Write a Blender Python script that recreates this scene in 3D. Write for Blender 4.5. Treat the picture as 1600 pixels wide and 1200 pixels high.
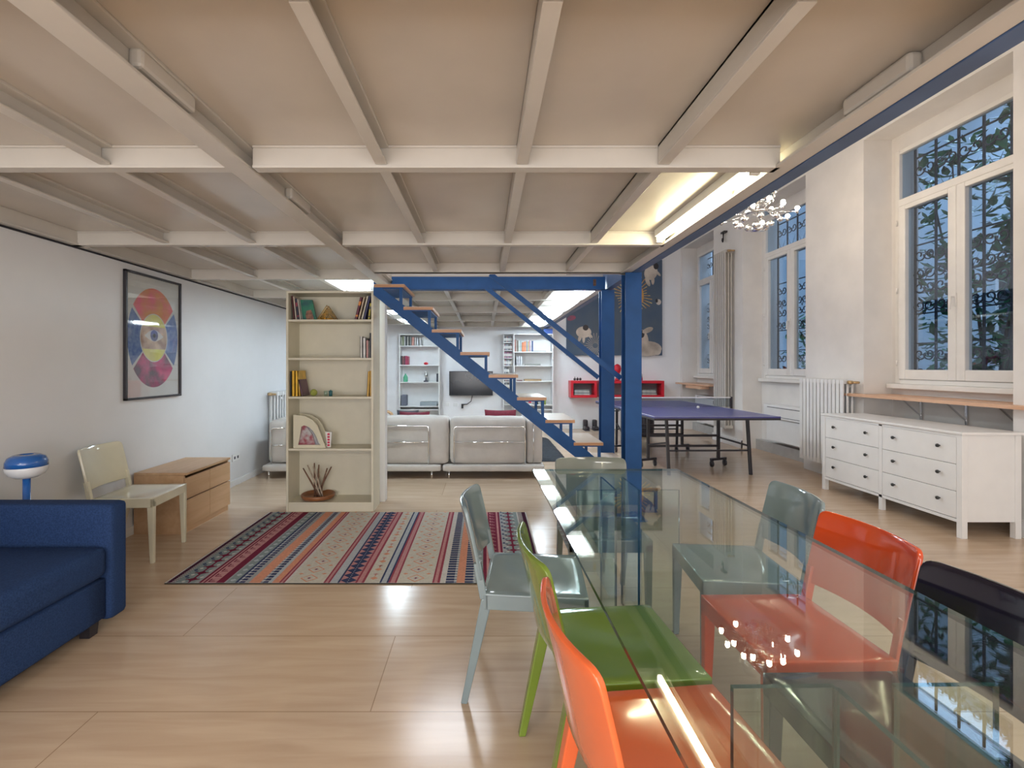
import bpy, math, random
from mathutils import Vector, Matrix
random.seed(7)
for o in list(bpy.data.objects): bpy.data.objects.remove(o)
C = bpy.context.scene.collection
sc = bpy.context.scene
PI = math.pi

# ---------------------------------------------------------------- camera, world, exposure
FPX = 755.0
cam_d = bpy.data.cameras.new('camera'); cam = bpy.data.objects.new('camera', cam_d); C.objects.link(cam)
cam_d.sensor_fit = 'HORIZONTAL'; cam_d.sensor_width = 36; cam_d.lens = 36*FPX/1600
cam.location = (0, 0, 1.36); cam.rotation_euler = (PI/2, 0, 0)
cam_d.shift_x = (800-757)/1600; cam_d.shift_y = (573-600)/1600
cam_d.clip_start = 0.02
sc.camera = cam
sc.view_settings.view_transform = 'Standard'; sc.view_settings.look = 'None'
sc.view_settings.gamma = 1; sc.view_settings.use_curve_mapping = False
sc.view_settings.exposure = 0.1
w = bpy.data.worlds.new('dusk'); sc.world = w; w.use_nodes = True
wn = w.node_tree.nodes['Background']; wn.inputs[0].default_value = (0.50, 0.70, .95, 1); wn.inputs[1].default_value = .95
try:
    sc.cycles.transparent_max_bounces = 24; sc.cycles.max_bounces = 12
    sc.cycles.sample_clamp_indirect = 6.0; sc.cycles.caustics_refractive = False; sc.cycles.caustics_reflective = False
    sc.cycles.use_denoising = True
except Exception: pass
K_COOL, K_WARM, K_BULB = 60.0, 52.0, 235.0
def lamp(name, kind, loc, energy, col, size=0.3, size_y=None, rot=(0,0,0)):
    d = bpy.data.lights.new(name, kind); d.energy = energy; d.color = col
    if kind == 'AREA':
        d.size = size
        if size_y: d.shape = 'RECTANGLE'; d.size_y = size_y
    else: d.shadow_soft_size = size
    o = bpy.data.objects.new(name, d); C.objects.link(o); o.location = loc; o.rotation_euler = rot
    return o
# added fill light, unseen, high over the tall window side behind the camera
lamp('hall_fill_light', 'AREA', (2.8, -1.8, 4.5), 52, (1, .90, .80), 1.2, 1.2)
# added fill lights, out of sight above the gallery deck
lamp('upper_fill_light', 'AREA', (-.6, 2.2, 4.5), 60, (1, .92, .84), 1.2, 1.2)
lamp('upper_fill_light_far', 'AREA', (-.6, 7.6, 4.5), 90, (.88, .93, 1), 1.2, 1.2)
# added fill under the gallery and frontal fill panel, both unseen behind the camera
lamp('gallery_fill_light', 'AREA', (-1.6, -1.0, 2.2), 36, (1, .97, .93), 1.2, .6)
lamp('gallery_fill_light_right', 'AREA', (.5, -1.0, 2.2), 36, (1, .97, .93), 1.2, .6)
lamp('rear_fill_light', 'AREA', (-.2, -3.1, 1.1), 160, (.94, .96, 1), 5.2, 2.2, (-PI/2, 0, PI))  # wide frontal fill, added; no glazed entrance modelled

# ---------------------------------------------------------------- materials
MATS = {}
def mat(name, col, rough=.5, metal=0, noise=0.0, scale=8, bump=0.0, bscale=60, stretch=(1,1,1), coat=0.0, spec=.5, emit=None, es=0, noise2=None):
    if name in MATS: return MATS[name]
    m = bpy.data.materials.new(name); m.use_nodes = True; nt = m.node_tree; N = nt.nodes; L = nt.links
    b = N['Principled BSDF']
    b.inputs['Base Color'].default_value = (*col, 1); b.inputs['Roughness'].default_value = rough
    b.inputs['Metallic'].default_value = metal; b.inputs['Coat Weight'].default_value = coat
    b.inputs['Coat Roughness'].default_value = .05
    b.inputs['Specular IOR Level'].default_value = spec
    if emit: b.inputs['Emission Color'].default_value = (*emit, 1); b.inputs['Emission Strength'].default_value = es
    if noise or bump:
        tc = N.new('ShaderNodeTexCoord'); mp = N.new('ShaderNodeMapping'); mp.inputs['Scale'].default_value = stretch
        L.new(tc.outputs['Object'], mp.inputs[0])
    if noise:
        nz = N.new('ShaderNodeTexNoise'); nz.inputs['Scale'].default_value = scale; nz.inputs['Detail'].default_value = 5
        L.new(mp.outputs[0], nz.inputs['Vector'])
        mx = N.new('ShaderNodeMix'); mx.data_type = 'RGBA'
        c2 = noise2 or tuple(c*(1-noise) for c in col)
        mx.inputs['A'].default_value = (*c2, 1); mx.inputs['B'].default_value = (*[min(1, c*(1+noise*.5)) for c in col], 1)
        cr = N.new('ShaderNodeMapRange'); cr.inputs['From Min'].default_value = .35; cr.inputs['From Max'].default_value = .65
        L.new(nz.outputs['Fac'], cr.inputs['Value']); L.new(cr.outputs[0], mx.inputs['Factor'])
        L.new(mx.outputs['Result'], b.inputs['Base Color'])
    if bump:
        n2 = N.new('ShaderNodeTexNoise'); n2.inputs['Scale'].default_value = bscale; n2.inputs['Detail'].default_value = 3
        L.new(mp.outputs[0], n2.inputs['Vector'])
        bp = N.new('ShaderNodeBump'); bp.inputs['Strength'].default_value = bump; bp.inputs['Distance'].default_value = .01
        L.new(n2.outputs['Fac'], bp.inputs['Height']); L.new(bp.outputs[0], b.inputs['Normal'])
    MATS[name] = m; return m

def glass(name, tint, f0=.045, rough=0.0, refl=(1,1,1)):
    """clear pane: Schlick reflection over a tinted see-through body"""
    m = bpy.data.materials.new(name); m.use_nodes = True; nt = m.node_tree; N = nt.nodes; L = nt.links
    N.clear(); out = N.new('ShaderNodeOutputMaterial'); mix = N.new('ShaderNodeMixShader')
    tr = N.new('ShaderNodeBsdfTransparent'); tr.inputs[0].default_value = (*tint, 1)
    gl = N.new('ShaderNodeBsdfGlossy'); gl.inputs['Roughness'].default_value = rough; gl.inputs['Color'].default_value = (*refl, 1)
    g = N.new('ShaderNodeNewGeometry'); dt = N.new('ShaderNodeVectorMath'); dt.operation = 'DOT_PRODUCT'
    L.new(g.outputs['Normal'], dt.inputs[0]); L.new(g.outputs['Incoming'], dt.inputs[1])
    def M(op, a, b=None):
        n = N.new('ShaderNodeMath'); n.operation = op
        for i, v in enumerate((a, b)):
            if v is None: continue
            if isinstance(v, (int, float)): n.inputs[i].default_value = v
            else: L.new(v, n.inputs[i])
        return n.outputs[0]
    c = M('ABSOLUTE', dt.outputs['Value']); p = M('POWER', M('SUBTRACT', 1.0, c), 5.0)
    f = M('ADD', M('MULTIPLY', p, 1-f0), f0)
    L.new(f, mix.inputs[0]); L.new(tr.outputs[0], mix.inputs[1]); L.new(gl.outputs[0], mix.inputs[2]); L.new(mix.outputs[0], out.inputs[0])
    MATS[name] = m; return m

def wood(name, c1, c2, rough=.4, stretch=(1, 12, 12), scale=3, spec=.5):
    m = bpy.data.materials.new(name); m.use_nodes = True; nt = m.node_tree; N = nt.nodes; L = nt.links
    b = N['Principled BSDF']; b.inputs['Roughness'].default_value = rough; b.inputs['Specular IOR Level'].default_value = spec
    tc = N.new('ShaderNodeTexCoord'); mp = N.new('ShaderNodeMapping'); mp.inputs['Scale'].default_value = stretch
    nz = N.new('ShaderNodeTexNoise'); nz.inputs['Scale'].default_value = scale; nz.inputs['Detail'].default_value = 8; nz.inputs['Distortion'].default_value = .6
    mx = N.new('ShaderNodeMix'); mx.data_type = 'RGBA'; mx.inputs['A'].default_value = (*c1, 1); mx.inputs['B'].default_value = (*c2, 1)
    cr = N.new('ShaderNodeMapRange'); cr.inputs['From Min'].default_value = .3; cr.inputs['From Max'].default_value = .7
    L.new(tc.outputs['Object'], mp.inputs[0]); L.new(mp.outputs[0], nz.inputs['Vector']); L.new(nz.outputs['Fac'], cr.inputs['Value'])
    L.new(cr.outputs[0], mx.inputs['Factor']); L.new(mx.outputs['Result'], b.inputs['Base Color'])
    MATS[name] = m; return m

def floor_mat():
    m = wood('laminate', (.54, .395, .28), (.64, .49, .36), .2, (.7, 7, 7), 2.6)
    nt = m.node_tree; N = nt.nodes; L = nt.links; b = N['Principled BSDF']
    src = b.inputs['Base Color'].links[0].from_socket
    tc = N['Texture Coordinate'] if 'Texture Coordinate' in N else N.new('ShaderNodeTexCoord')
    mp = N.new('ShaderNodeMapping'); mp.inputs['Location'].default_value = (.45, -1.905+5*.535, 0)
    L.new(tc.outputs['Object'], mp.inputs[0])
    br = N.new('ShaderNodeTexBrick'); br.inputs['Scale'].default_value = 1; br.inputs['Brick Width'].default_value = 2.9
    br.inputs['Row Height'].default_value = .535; br.inputs['Mortar Size'].default_value = .0022; br.inputs['Mortar Smooth'].default_value = .2
    br.inputs['Color1'].default_value = (1, 1, 1, 1); br.inputs['Color2'].default_value = (.93, .92, .90, 1); br.inputs['Mortar'].default_value = (.55, .49, .43, 1)
    br.offset = .37
    L.new(mp.outputs[0], br.inputs['Vector'])
    mx = N.new('ShaderNodeMix'); mx.data_type = 'RGBA'; mx.blend_type = 'MULTIPLY'; mx.inputs['Factor'].default_value = 1
    L.new(src, mx.inputs['A']); L.new(br.outputs['Color'], mx.inputs['B']); L.new(mx.outputs['Result'], b.inputs['Base Color'])
    return m

M_floor = floor_mat()
M_wall = mat('wall_paint', (.74, .74, .755), .55, noise=.03, scale=2, bump=.04, bscale=25)
M_wallw = mat('wall_paint_warm', (.78, .755, .73), .6, noise=.05, scale=3, bump=.06, bscale=18)
M_cream = mat('cream_paint', (.60, .55, .485), .24, noise=.05, scale=3)
M_creamb = mat('cream_beam_paint', (.61, .575, .52), .35, noise=.04, scale=5)
M_blue = mat('blue_paint', (.012, .075, .245), .5, noise=.12, scale=6, spec=.3)
M_blued = mat('blue_edge_paint', (.07, .12, .24), .45, noise=.15, scale=6)
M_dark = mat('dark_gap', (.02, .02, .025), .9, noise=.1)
M_ivory = mat('ivory_laminate', (.66, .62, .50), .4, noise=.03)
M_white = mat('white_lacquer', (.80, .80, .80), .35, noise=.02)
M_whitef = mat('white_frame', (.82, .80, .77), .35, noise=.03)
M_steel = mat('steel', (.7, .7, .72), .25, 1, noise=.05)
M_chrome = mat('chrome', (.85, .85, .85), .06, 1, noise=.02)
M_black = mat('black_metal', (.025, .022, .028), .4, noise=.1)
M_knob = mat('black_knob', (.02, .02, .02), .3, noise=.1)
M_birch = wood('birch', (.50, .31, .17), (.60, .39, .235), .42, (8, .8, 8), 2)
M_oak = wood('oak_tread', (.42, .21, .10), (.55, .30, .16), .35, (1.5, 14, 14), 3)
M_treadsheen = mat('tread_top_sheen', (.72, .62, .52), .25, noise=.06, stretch=(1, 9, 9))  # pale wood; white-ish sheen of the tread tops put into the colour
M_pine = wood('pine_plank', (.58, .33, .2), (.72, .47, .32), .45, (10, 1, 10), 2)
M_denim = mat('blue_fabric', (.022, .05, .14), .9, noise=.25, scale=160, bump=.25, bscale=400, spec=.2)
M_sofa = mat('grey_fabric', (.55, .52, .49), .9, noise=.06, scale=6, bump=.25, bscale=14, spec=.2)
M_shag = mat('shag', (.035, .042, .055), 1, noise=.7, scale=90, bump=1, bscale=120)
M_maroon = mat('maroon_fabric', (.16, .012, .03), .85, noise=.2, scale=30)
M_tan = mat('tan_fabric', (.6, .38, .22), .85, noise=.2, scale=30)
M_dkfab = mat('dark_fabric', (.08, .08, .1), .9, noise=.2, scale=30)
M_red = mat('red_lacquer', (.62, .012, .03), .3, noise=.05)
M_pp = mat('table_blue', (.07, .075, .26), .3, noise=.06)
M_ppline = mat('line_white', (.8, .8, .82), .4, noise=.03)
M_tv = mat('screen_black', (.012, .013, .017), .16, noise=.02, scale=1)
M_paper = mat('paper_white', (.72, .72, .70), .7, noise=.04)
M_plant = mat('leaf_green', (.06, .24, .10), .16, noise=.6, scale=5, noise2=(.008, .04, .02))
M_iron = mat('wrought_iron', (.02, .022, .028), .45, noise=.2)
M_facade = mat('facade', (.52, .60, .66), .8, noise=.12, scale=1.5)
M_soil = mat('courtyard_ground', (.12, .12, .12), .9, noise=.3)
M_tglass = glass('table_glass', (.90, .955, .93), .05)
M_tedge = mat('glass_edge', (.008, .05, .045), .08, noise=.2, scale=3, spec=.8)
M_legglass = glass('leg_glass', (.88, .95, .93), .05)
M_wglass = glass('window_glass', (.80, .86, .92), .07)
M_pglass = glass('picture_glass', (.97, .97, .97), .06, .03)
M_netm = glass('net_mesh', (.72, .76, .8), .03, .4)
M_cool = mat('cool_lamp', (.9, .95, 1), .4, emit=(.74, .89, 1), es=K_COOL)
M_warm = mat('warm_tube', (1, .95, .8), .4, emit=(1, .90, .58), es=K_WARM)
M_bulb = mat('bulb_glow', (1, .95, .85), .4, emit=(1, .82, .60), es=K_BULB)
def plastic(name, col): return mat(name, col, .12, noise=.03, coat=.6)
M_cgrey = plastic('plastic_grey', (.20, .26, .28))
M_cgreyd = plastic('plastic_greige', (.17, .19, .165))
M_cgreen = plastic('plastic_green', (.16, .24, .03))
M_corange = plastic('plastic_orange', (.72, .13, .035))
M_cred = plastic('plastic_vermilion', (.62, .07, .012))
M_cblack = plastic('plastic_black', (.008, .006, .016))
M_civory = plastic('plastic_ivory', (.72, .68, .53))

# ---------------------------------------------------------------- mesh helpers
class MB:
    def __init__(s): s.v = []; s.f = []; s.m = []; s.s = []
    def add(s, vs, fs, mi=0, smooth=False):
        k = len(s.v); s.v += [tuple(p) for p in vs]
        for f in fs: s.f.append([i+k for i in f]); s.m.append(mi); s.s.append(smooth)
        return s
    def box(s, x0, x1, y0, y1, z0, z1, mi=0):
        if x0 > x1: x0, x1 = x1, x0
        if y0 > y1: y0, y1 = y1, y0
        if z0 > z1: z0, z1 = z1, z0
        v = [(x0,y0,z0),(x1,y0,z0),(x1,y1,z0),(x0,y1,z0),(x0,y0,z1),(x1,y0,z1),(x1,y1,z1),(x0,y1,z1)]
        return s.add(v, [(0,3,2,1),(4,5,6,7),(0,1,5,4),(1,2,6,5),(2,3,7,6),(3,0,4,7)], mi)
    def bar(s, p, q, a, b, up=(0,0,1), mi=0):
        """rectangular bar from p to q, width a (sideways), height b (along up)"""
        p = Vector(p); q = Vector(q); d = (q-p).normalized(); u = Vector(up)
        if abs(d.dot(u)) > .99: u = Vector((1,0,0))
        side = d.cross(u).normalized(); u = side.cross(d).normalized()
        v = []
        for c in (p, q):
            for i, j in ((-1,-1),(1,-1),(1,1),(-1,1)): v.append(c+side*i*a/2+u*j*b/2)
        return s.add(v, [(0,3,2,1),(4,5,6,7),(0,1,5,4),(1,2,6,5),(2,3,7,6),(3,0,4,7)], mi)
    def taper(s, p, q, a0, b0, a1, b1, mi=0):
        v = []
        for c, a, b in ((p,a0,b0),(q,a1,b1)):
            for i, j in ((-1,-1),(1,-1),(1,1),(-1,1)): v.append((c[0]+i*a/2, c[1]+j*b/2, c[2]))
        return s.add(v, [(0,3,2,1),(4,5,6,7),(0,1,5,4),(1,2,6,5),(2,3,7,6),(3,0,4,7)], mi)
    def tube(s, pts, r, n=8, mi=0, closed=False):
        pts = [Vector(p) for p in pts]; rings = []; N = len(pts); prev = None
        for i, p in enumerate(pts):
            if closed: d = (pts[(i+1) % N]-pts[i-1])
            else: d = pts[min(i+1, N-1)]-pts[max(i-1, 0)]
            d = d.normalized() if d.length > 1e-9 else Vector((0,0,1))
            if prev is None:
                u = Vector((0,0,1)) if abs(d.z) < .9 else Vector((1,0,0))
            else: u = prev
            a = (u-d*u.dot(d)).normalized(); b = d.cross(a); prev = a
            rr = r[i] if isinstance(r, (list, tuple)) else r
            rings.append([p+a*math.cos(2*PI*k/n)*rr+b*math.sin(2*PI*k/n)*rr for k in range(n)])
        v = [q for R in rings for q in R]; f = []
        for i in range(N if closed else N-1):
            j = (i+1) % N
            for k in range(n): f.append((i*n+k, i*n+(k+1) % n, j*n+(k+1) % n, j*n+k))
        if not closed: f.append(tuple(range(n))[::-1]); f.append(tuple((N-1)*n+k for k in range(n)))
        return s.add(v, f, mi, True)
    def lathe(s, prof, c=(0,0,0), n=24, mi=0):
        v = []; f = []
        for r, z in prof:
            for k in range(n): v.append((c[0]+r*math.cos(2*PI*k/n), c[1]+r*math.sin(2*PI*k/n), c[2]+z))
        for i in range(len(prof)-1):
            for k in range(n): f.append((i*n+k, i*n+(k+1) % n, (i+1)*n+(k+1) % n, (i+1)*n+k))
        f.append(tuple(range(n))[::-1]); f.append(tuple((len(prof)-1)*n+k for k in range(n)))
        return s.add(v, f, mi, True)
    def ball(s, c, r, n=12, mi=0, sz=1):
        return s.lathe([(max(1e-4, r*math.sin(PI*i/n)), -r*sz*math.cos(PI*i/n)) for i in range(n+1)], c, n+4, mi)
    def prism(s, poly, ax, d0, d1, mi=0):
        """poly of 2D points; ax = axis of extrusion: 'y' -> (x,z) poly; 'x' -> (y,z) poly; 'z' -> (x,y)"""
        n = len(poly); v = []
        for d in (d0, d1):
            for a, b in poly:
                v.append((a,d,b) if ax == 'y' else (d,a,b) if ax == 'x' else (a,b,d))
        f = [tuple(range(n))[::-1], tuple(range(n, 2*n))]+[(i, (i+1) % n, n+(i+1) % n, n+i) for i in range(n)]
        return s.add(v, f, mi)
    def shell(s, fn, nu, nv, th, mi=0):
        """thick curved sheet: fn(u,v)->Vector, thickness th along the normal"""
        P = [[Vector(fn(i/nu, j/nv)) for j in range(nv+1)] for i in range(nu+1)]
        v = []
        for sd in (0, 1):
            for i in range(nu+1):
                for j in range(nv+1):
                    a = P[min(i+1,nu)][j]-P[max(i-1,0)][j]; b = P[i][min(j+1,nv)]-P[i][max(j-1,0)]
                    nrm = a.cross(b).normalized(); v.append(P[i][j]+nrm*th*(sd-.5))
        W = nv+1; K = (nu+1)*W; f = []
        for i in range(nu):
            for j in range(nv):
                a, b, c, d = i*W+j, (i+1)*W+j, (i+1)*W+j+1, i*W+j+1
                f.append((a,d,c,b)); f.append((a+K,b+K,c+K,d+K))
        for i in range(nu):
            f.append((i*W, (i+1)*W, (i+1)*W+K, i*W+K)); f.append((i*W+nv, i*W+nv+K, (i+1)*W+nv+K, (i+1)*W+nv))
        for j in range(nv):
            f.append((j, j+K, j+1+K, j+1)); f.append((nu*W+j, nu*W+j+1, nu*W+j+1+K, nu*W+j+K))
        return s.add(v, f, mi, True)
    def puff(s, x0, x1, y0, y1, z0, z1, r=.05, n=10, mi=0, bulge=0.0, wr=0.0, seed=0):
        """soft cushion: superellipsoid-like rounded box with optional bulge and wrinkles"""
        rnd = random.Random(seed); ph = [rnd.uniform(0, 6) for _ in range(6)]
        cx, cy, cz = (x0+x1)/2, (y0+y1)/2, (z0+z1)/2; hx, hy, hz = (x1-x0)/2, (y1-y0)/2, (z1-z0)/2
        v = []; idx = {}; f = []
        r = min(r, hx*.98, hy*.98, hz*.98)
        def P(a, b, c):
            q = Vector((a*hx, b*hy, c*hz)); inner = Vector((max(-hx+r, min(hx-r, q.x)), max(-hy+r, min(hy-r, q.y)), max(-hz+r, min(hz-r, q.z))))
            d = q-inner
            if d.length > 1e-9: q = inner+d.normalized()*min(d.length, r)
            bl = bulge*(1-a*a)*(1-c*c) if abs(b) > .99 else bulge*(1-a*a)*(1-b*b) if abs(c) > .99 else bulge*(1-b*b)*(1-c*c)
            ax = max((abs(a),0),(abs(b),1),(abs(c),2))[1]; sg = (a,b,c)[ax]
            q[ax] += math.copysign(bl, sg)
            if wr: q[ax] += wr*math.sin(9*a+ph[0]+3*c)*math.sin(7*c+ph[1]+4*a)
            return (cx+q.x, cy+q.y, cz+q.z)
        def V(a, b, c):
            key = (round(a,4), round(b,4), round(c,4))
            if key not in idx: idx[key] = len(v); v.append(P(a,b,c))
            return idx[key]
        # denser sampling at the edges
        t = [math.sin(PI/2*(-1+2*i/n)) for i in range(n+1)]
        for i in range(n):
            for j in range(n):
                a, b, c, d = t[i], t[i+1], t[j], t[j+1]
                f.append((V(a,c,-1), V(a,d,-1), V(b,d,-1), V(b,c,-1))); f.append((V(a,c,1), V(b,c,1), V(b,d,1), V(a,d,1)))
                f.append((V(a,-1,c), V(b,-1,c), V(b,-1,d), V(a,-1,d))); f.append((V(a,1,c), V(a,1,d), V(b,1,d), V(b,1,c)))
                f.append((V(-1,a,c), V(-1,a,d), V(-1,b,d), V(-1,b,c))); f.append((V(1,a,c), V(1,b,c), V(1,b,d), V(1,a,d)))
        return s.add(v, f, mi, True)
    def build(s, name, mats, parent=None, bevel=0, local=False, seg=2):
        if not isinstance(mats, (list, tuple)): mats = [mats]
        me = bpy.data.meshes.new(name)
        off = Vector((0,0,0))
        if parent is not None and not local: off = root_loc(parent)
        me.from_pydata([tuple(Vector(p)-off) for p in s.v], [], s.f)
        for m in mats: me.materials.append(m)
        for i, p in enumerate(me.polygons): p.material_index = min(s.m[i], len(mats)-1); p.use_smooth = s.s[i]
        me.update()
        o = bpy.data.objects.new(name, me); C.objects.link(o)
        if parent is not None: o.parent = parent
        if bevel:
            b = o.modifiers.new('bevel', 'BEVEL'); b.width = bevel; b.segments = seg; b.limit_method = 'ANGLE'; b.angle_limit = math.radians(50)
        return o
def root_loc(o):
    l = Vector((0,0,0))
    while o is not None: l += o.location; o = o.parent
    return l
def tag(o, label, cat, group=None):
    o['label'] = label; o['category'] = cat
    if group: o['group'] = group
    return o
def thing(name, label, cat, loc=(0,0,0), rotz=0, group=None):
    o = bpy.data.objects.new(name, None); C.objects.link(o); o.location = loc; o.rotation_euler = (0,0,rotz)
    o.empty_display_size = .1
    return tag(o, label, cat, group)
def struct(o): o['kind'] = 'structure'; return o
def dup(o, parent=None):
    c = o.copy(); C.objects.link(c)
    if parent is not None: c.parent = parent
    for ch in list(o.children): dup(ch, c)
    return c
def P(x, y, Y): return Vector(((x-757)*Y/FPX, Y, 1.36-(y-573)*Y/FPX))

# ---------------------------------------------------------------- room shell
XL, XR, YB, YF, ZU = -2.86, 4.3, 10.6, -3.2, 4.6
XW = 4.62
struct(MB().box(XL-.3, XW+.3, YF-.3, YB+.3, -.15, 0).build('floor', M_floor))
struct(MB().box(XL-.2, XL, YF, YB, 0, ZU).build('wall_left', M_wall))
struct(MB().box(XL-.2, XW+.3, YB, YB+.2, 0, ZU).build('wall_back', mat('wall_paint_brightened', (.84, .84, .86), .55, noise=.03, scale=2)))  # same wall paint; extra light on the back wall put into its colour
struct(MB().box(XL-.2, XW+.3, YF-.2, YF, 0, ZU).build('wall_front', M_wall))
struct(MB().box(XL-.2, XW+.3, YF-.2, YB+.2, ZU, ZU+.15).build('ceiling_upper', M_wall))
NICHE = [(3.93, 5.48), (6.47, 8.05), (9.07, 10.5)]
WIN = [(3.99, 5.42), (6.54, 7.97), (9.1, 10.46)]
ZS, ZT = 1.17, 3.76      # window opening bottom / top
mb = MB(); y = YF
for (a, b), (wa, wb) in zip(NICHE, WIN):
    mb.box(XR, XW+.3, y, a, 0, ZU)
    mb.box(XR, XW+.3, a, b, 3.93, ZU)
    mb.box(XW, XW+.14, a, b, 0, ZS); mb.box(XW, XW+.14, a, b, ZT, 3.93)
    mb.box(XW, XW+.14, a, wa, ZS, ZT); mb.box(XW, XW+.14, wb, b, ZS, ZT)
    y = b
mb.box(XR, XW+.3, y, YB, 0, ZU)
struct(mb.build('wall_right', M_wallw))
# skirting on the right wall and niches
mb = MB()
for a, b in ((YF, 3.93), (5.48, 6.47), (8.05, 9.07)):
    mb.box(XR-.025, XR, a, b, 0, .13)
    mb.box(XR-.025, XR+.0, a, a+.001, 0, .13)
struct(mb.build('baseboard_right', M_white, bevel=.004))
mb = MB()
for a, b in NICHE[1:]: mb.box(XW-.10, XW, a, b, 0, .16); 
mb.box(XW-.03, XW, NICHE[0][0], NICHE[0][1], 0, .13)
struct(mb.build('trim_1', mat('grey_plinth', (.45, .45, .44), .5, noise=.08)))
mb = MB().box(XL, XL+.012, YF, YB, 0, .07); struct(mb.build('baseboard_left', M_white))
mb = MB().box(XL, 3.6, YB-.012, YB, 0, .07); struct(mb.build('baseboard_back', M_white))

# windows ------------------------------------------------------------
def window(i, ya, yb):
    w_ = bpy.data.objects.new('window_%d' % i, None); C.objects.link(w_); w_.location = (XW, (ya+yb)/2, ZS); struct(w_)
    X0, X1 = XW-.015, XW+.06
    mb = MB()
    mb.box(X0, X1, ya, ya+.055, ZS, ZT); mb.box(X0, X1, yb-.055, yb, ZS, ZT)
    mb.box(X0, X1, ya+.056, yb-.056, ZT-.045, ZT); mb.box(X0, X1, ya+.056, yb-.056, ZS, ZS+.05)
    mb.box(X0-.008, X1-.002, ya+.056, yb-.056, 3.132, 3.21)
    mb.build('window_frame', M_whitef, w_, bevel=.006)
    mid = (ya+yb)/2
    gl = []
    for a, b in ((ya+.057, mid-.001), (mid+.001, yb-.057)):
        s_ = MB(); x0, x1 = XW-.03, XW+.045; z0, z1 = ZS+.052, 3.13; t = .085
        s_.box(x0, x1, a, a+t, z0, z1); s_.box(x0, x1, b-t, b, z0, z1); s_.box(x0, x1, a+t, b-t, z0, z0+t+.02); s_.box(x0, x1, a+t, b-t, z1-.05, z1)
        so = s_.build('window_sash', M_whitef, w_, bevel=.008)
        MB().box(XW+.012, XW+.016, a+t-.004, b-t+.004, z0+t, z1-.045).build('pane', M_wglass, so)
    MB().box(XW+.02, XW+.024, ya+.05, yb-.05, 3.2, ZT-.04).build('transom_pane', M_wglass, w_)
    h = MB().box(XW-.045, XW-.03, mid-.012, mid+.014, 1.95, 2.08).bar((XW-.05, mid, 2.04), (XW-.085, mid, 2.04), .014, .014)
    h.bar((XW-.08, mid, 2.045), (XW-.08, mid+.01, 1.92), .014, .014)
    h.build('handle', M_whitef, w_, bevel=.003)
    hb = MB()
    for z in (1.4, 2.2, 2.95): hb.tube([(XW-.036, yb-.045, z-.03), (XW-.036, yb-.045, z+.03)], .007, 8); hb.tube([(XW-.036, ya+.045, z-.03), (XW-.036, ya+.045, z+.03)], .007, 8)
    hb.build('hinge', M_whitef, w_)
    MB().box(XW-.09, XW, ya-.03, yb+.03, ZS-.05, ZS).build('window_sill', M_whitef, w_, bevel=.006)
for i, (a, b) in enumerate(WIN): window(i+1, a, b)

# gallery underside (the ceiling of the low part) --------------------
ZD, ZBM = 2.295, 2.2
OY0, OY1 = 4.42, 5.2
XG0, XG1 = -1.03, 1.31
ceil_ = MB()
ceil_.box(XL, XG0, YF, YB, ZD, ZD+.08); ceil_.box(XG0, XG1, YF, OY0, ZD, ZD+.08); ceil_.box(XG0, XG1, OY1+.14, YB, ZD, ZD+.08)
ceil_ = struct(ceil_.build('ceiling', M_cream))
def ibeam(name, p, q, wfl, z0, z1, web=.012, mat_=M_creamb, side=0, parent=ceil_):
    """open section beam along X or Y: bottom flange, web, top flange"""
    (xa, ya), (xb, yb) = p, q; mb = MB()
    if abs(xb-xa) < 1e-6:
        x = xa; mb.box(x-wfl/2, x+wfl/2, ya, yb, z0, z0+.012); mb.box(x-wfl/2+side-web/2+wfl/2, x+side+web/2, ya, yb, z0+.012, z1-.01); mb.box(x-wfl/2, x+wfl/2, ya, yb, z1-.01, z1)
    else:
        y = ya; mb.box(xa, xb, y-wfl/2, y+wfl/2, z0, z0+.012); mb.box(xa, xb, y-wfl/2+.004, y-wfl/2+.004+web, z0+.012, z1-.01); mb.box(xa, xb, y-wfl/2, y+wfl/2, z1-.01, z1)
    return mb.build(name, mat_, parent, bevel=.002)
# main girders
for x, nm in ((XG0-.01, 'girder'),):
    ibeam(nm, (x, YF), (x, YB), .10, ZBM-.004, ZD)
    mb = MB()
    for y0 in (1.40, 2.50, 5.8):      # boxed splice pieces on the web
        mb.box(x+.005, x+.046, y0, y0+.27, ZBM+.03, ZD-.004)
    mb.build('splice_box', M_creamb, ceil_, bevel=.012)
    mb = MB()
    for y0 in (1.33, 1.965, 2.43, 3.26): mb.prism([(x+.006, y0), (x+.05, y0+.07), (x+.006, y0+.07)], 'z', ZD-.004, ZD-.001)
    mb.build('gap', M_dark, ceil_)
mb = MB(); x = 1.268
mb.box(x-.04, x+.04, YF, OY0, ZBM, ZBM+.012); mb.box(x+.026, x+.038, YF, OY0, ZBM+.012, ZD); mb.build('edge_girder', M_creamb, ceil_, bevel=.002)
mb = MB(); mb.box(x-.04, x+.04, OY1+.14, YB, ZBM, ZBM+.012); mb.box(x+.026, x+.038, OY1+.14, YB, ZBM+.012, ZD); mb.build('edge_girder', M_creamb, ceil_, bevel=.002)
mb = MB()
for y0 in (1.42, 2.5): mb.box(x-.02, x+.024, y0, y0+.27, ZBM+.03, ZD-.004)
mb.build('splice_box', M_creamb, ceil_, bevel=.012)
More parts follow.
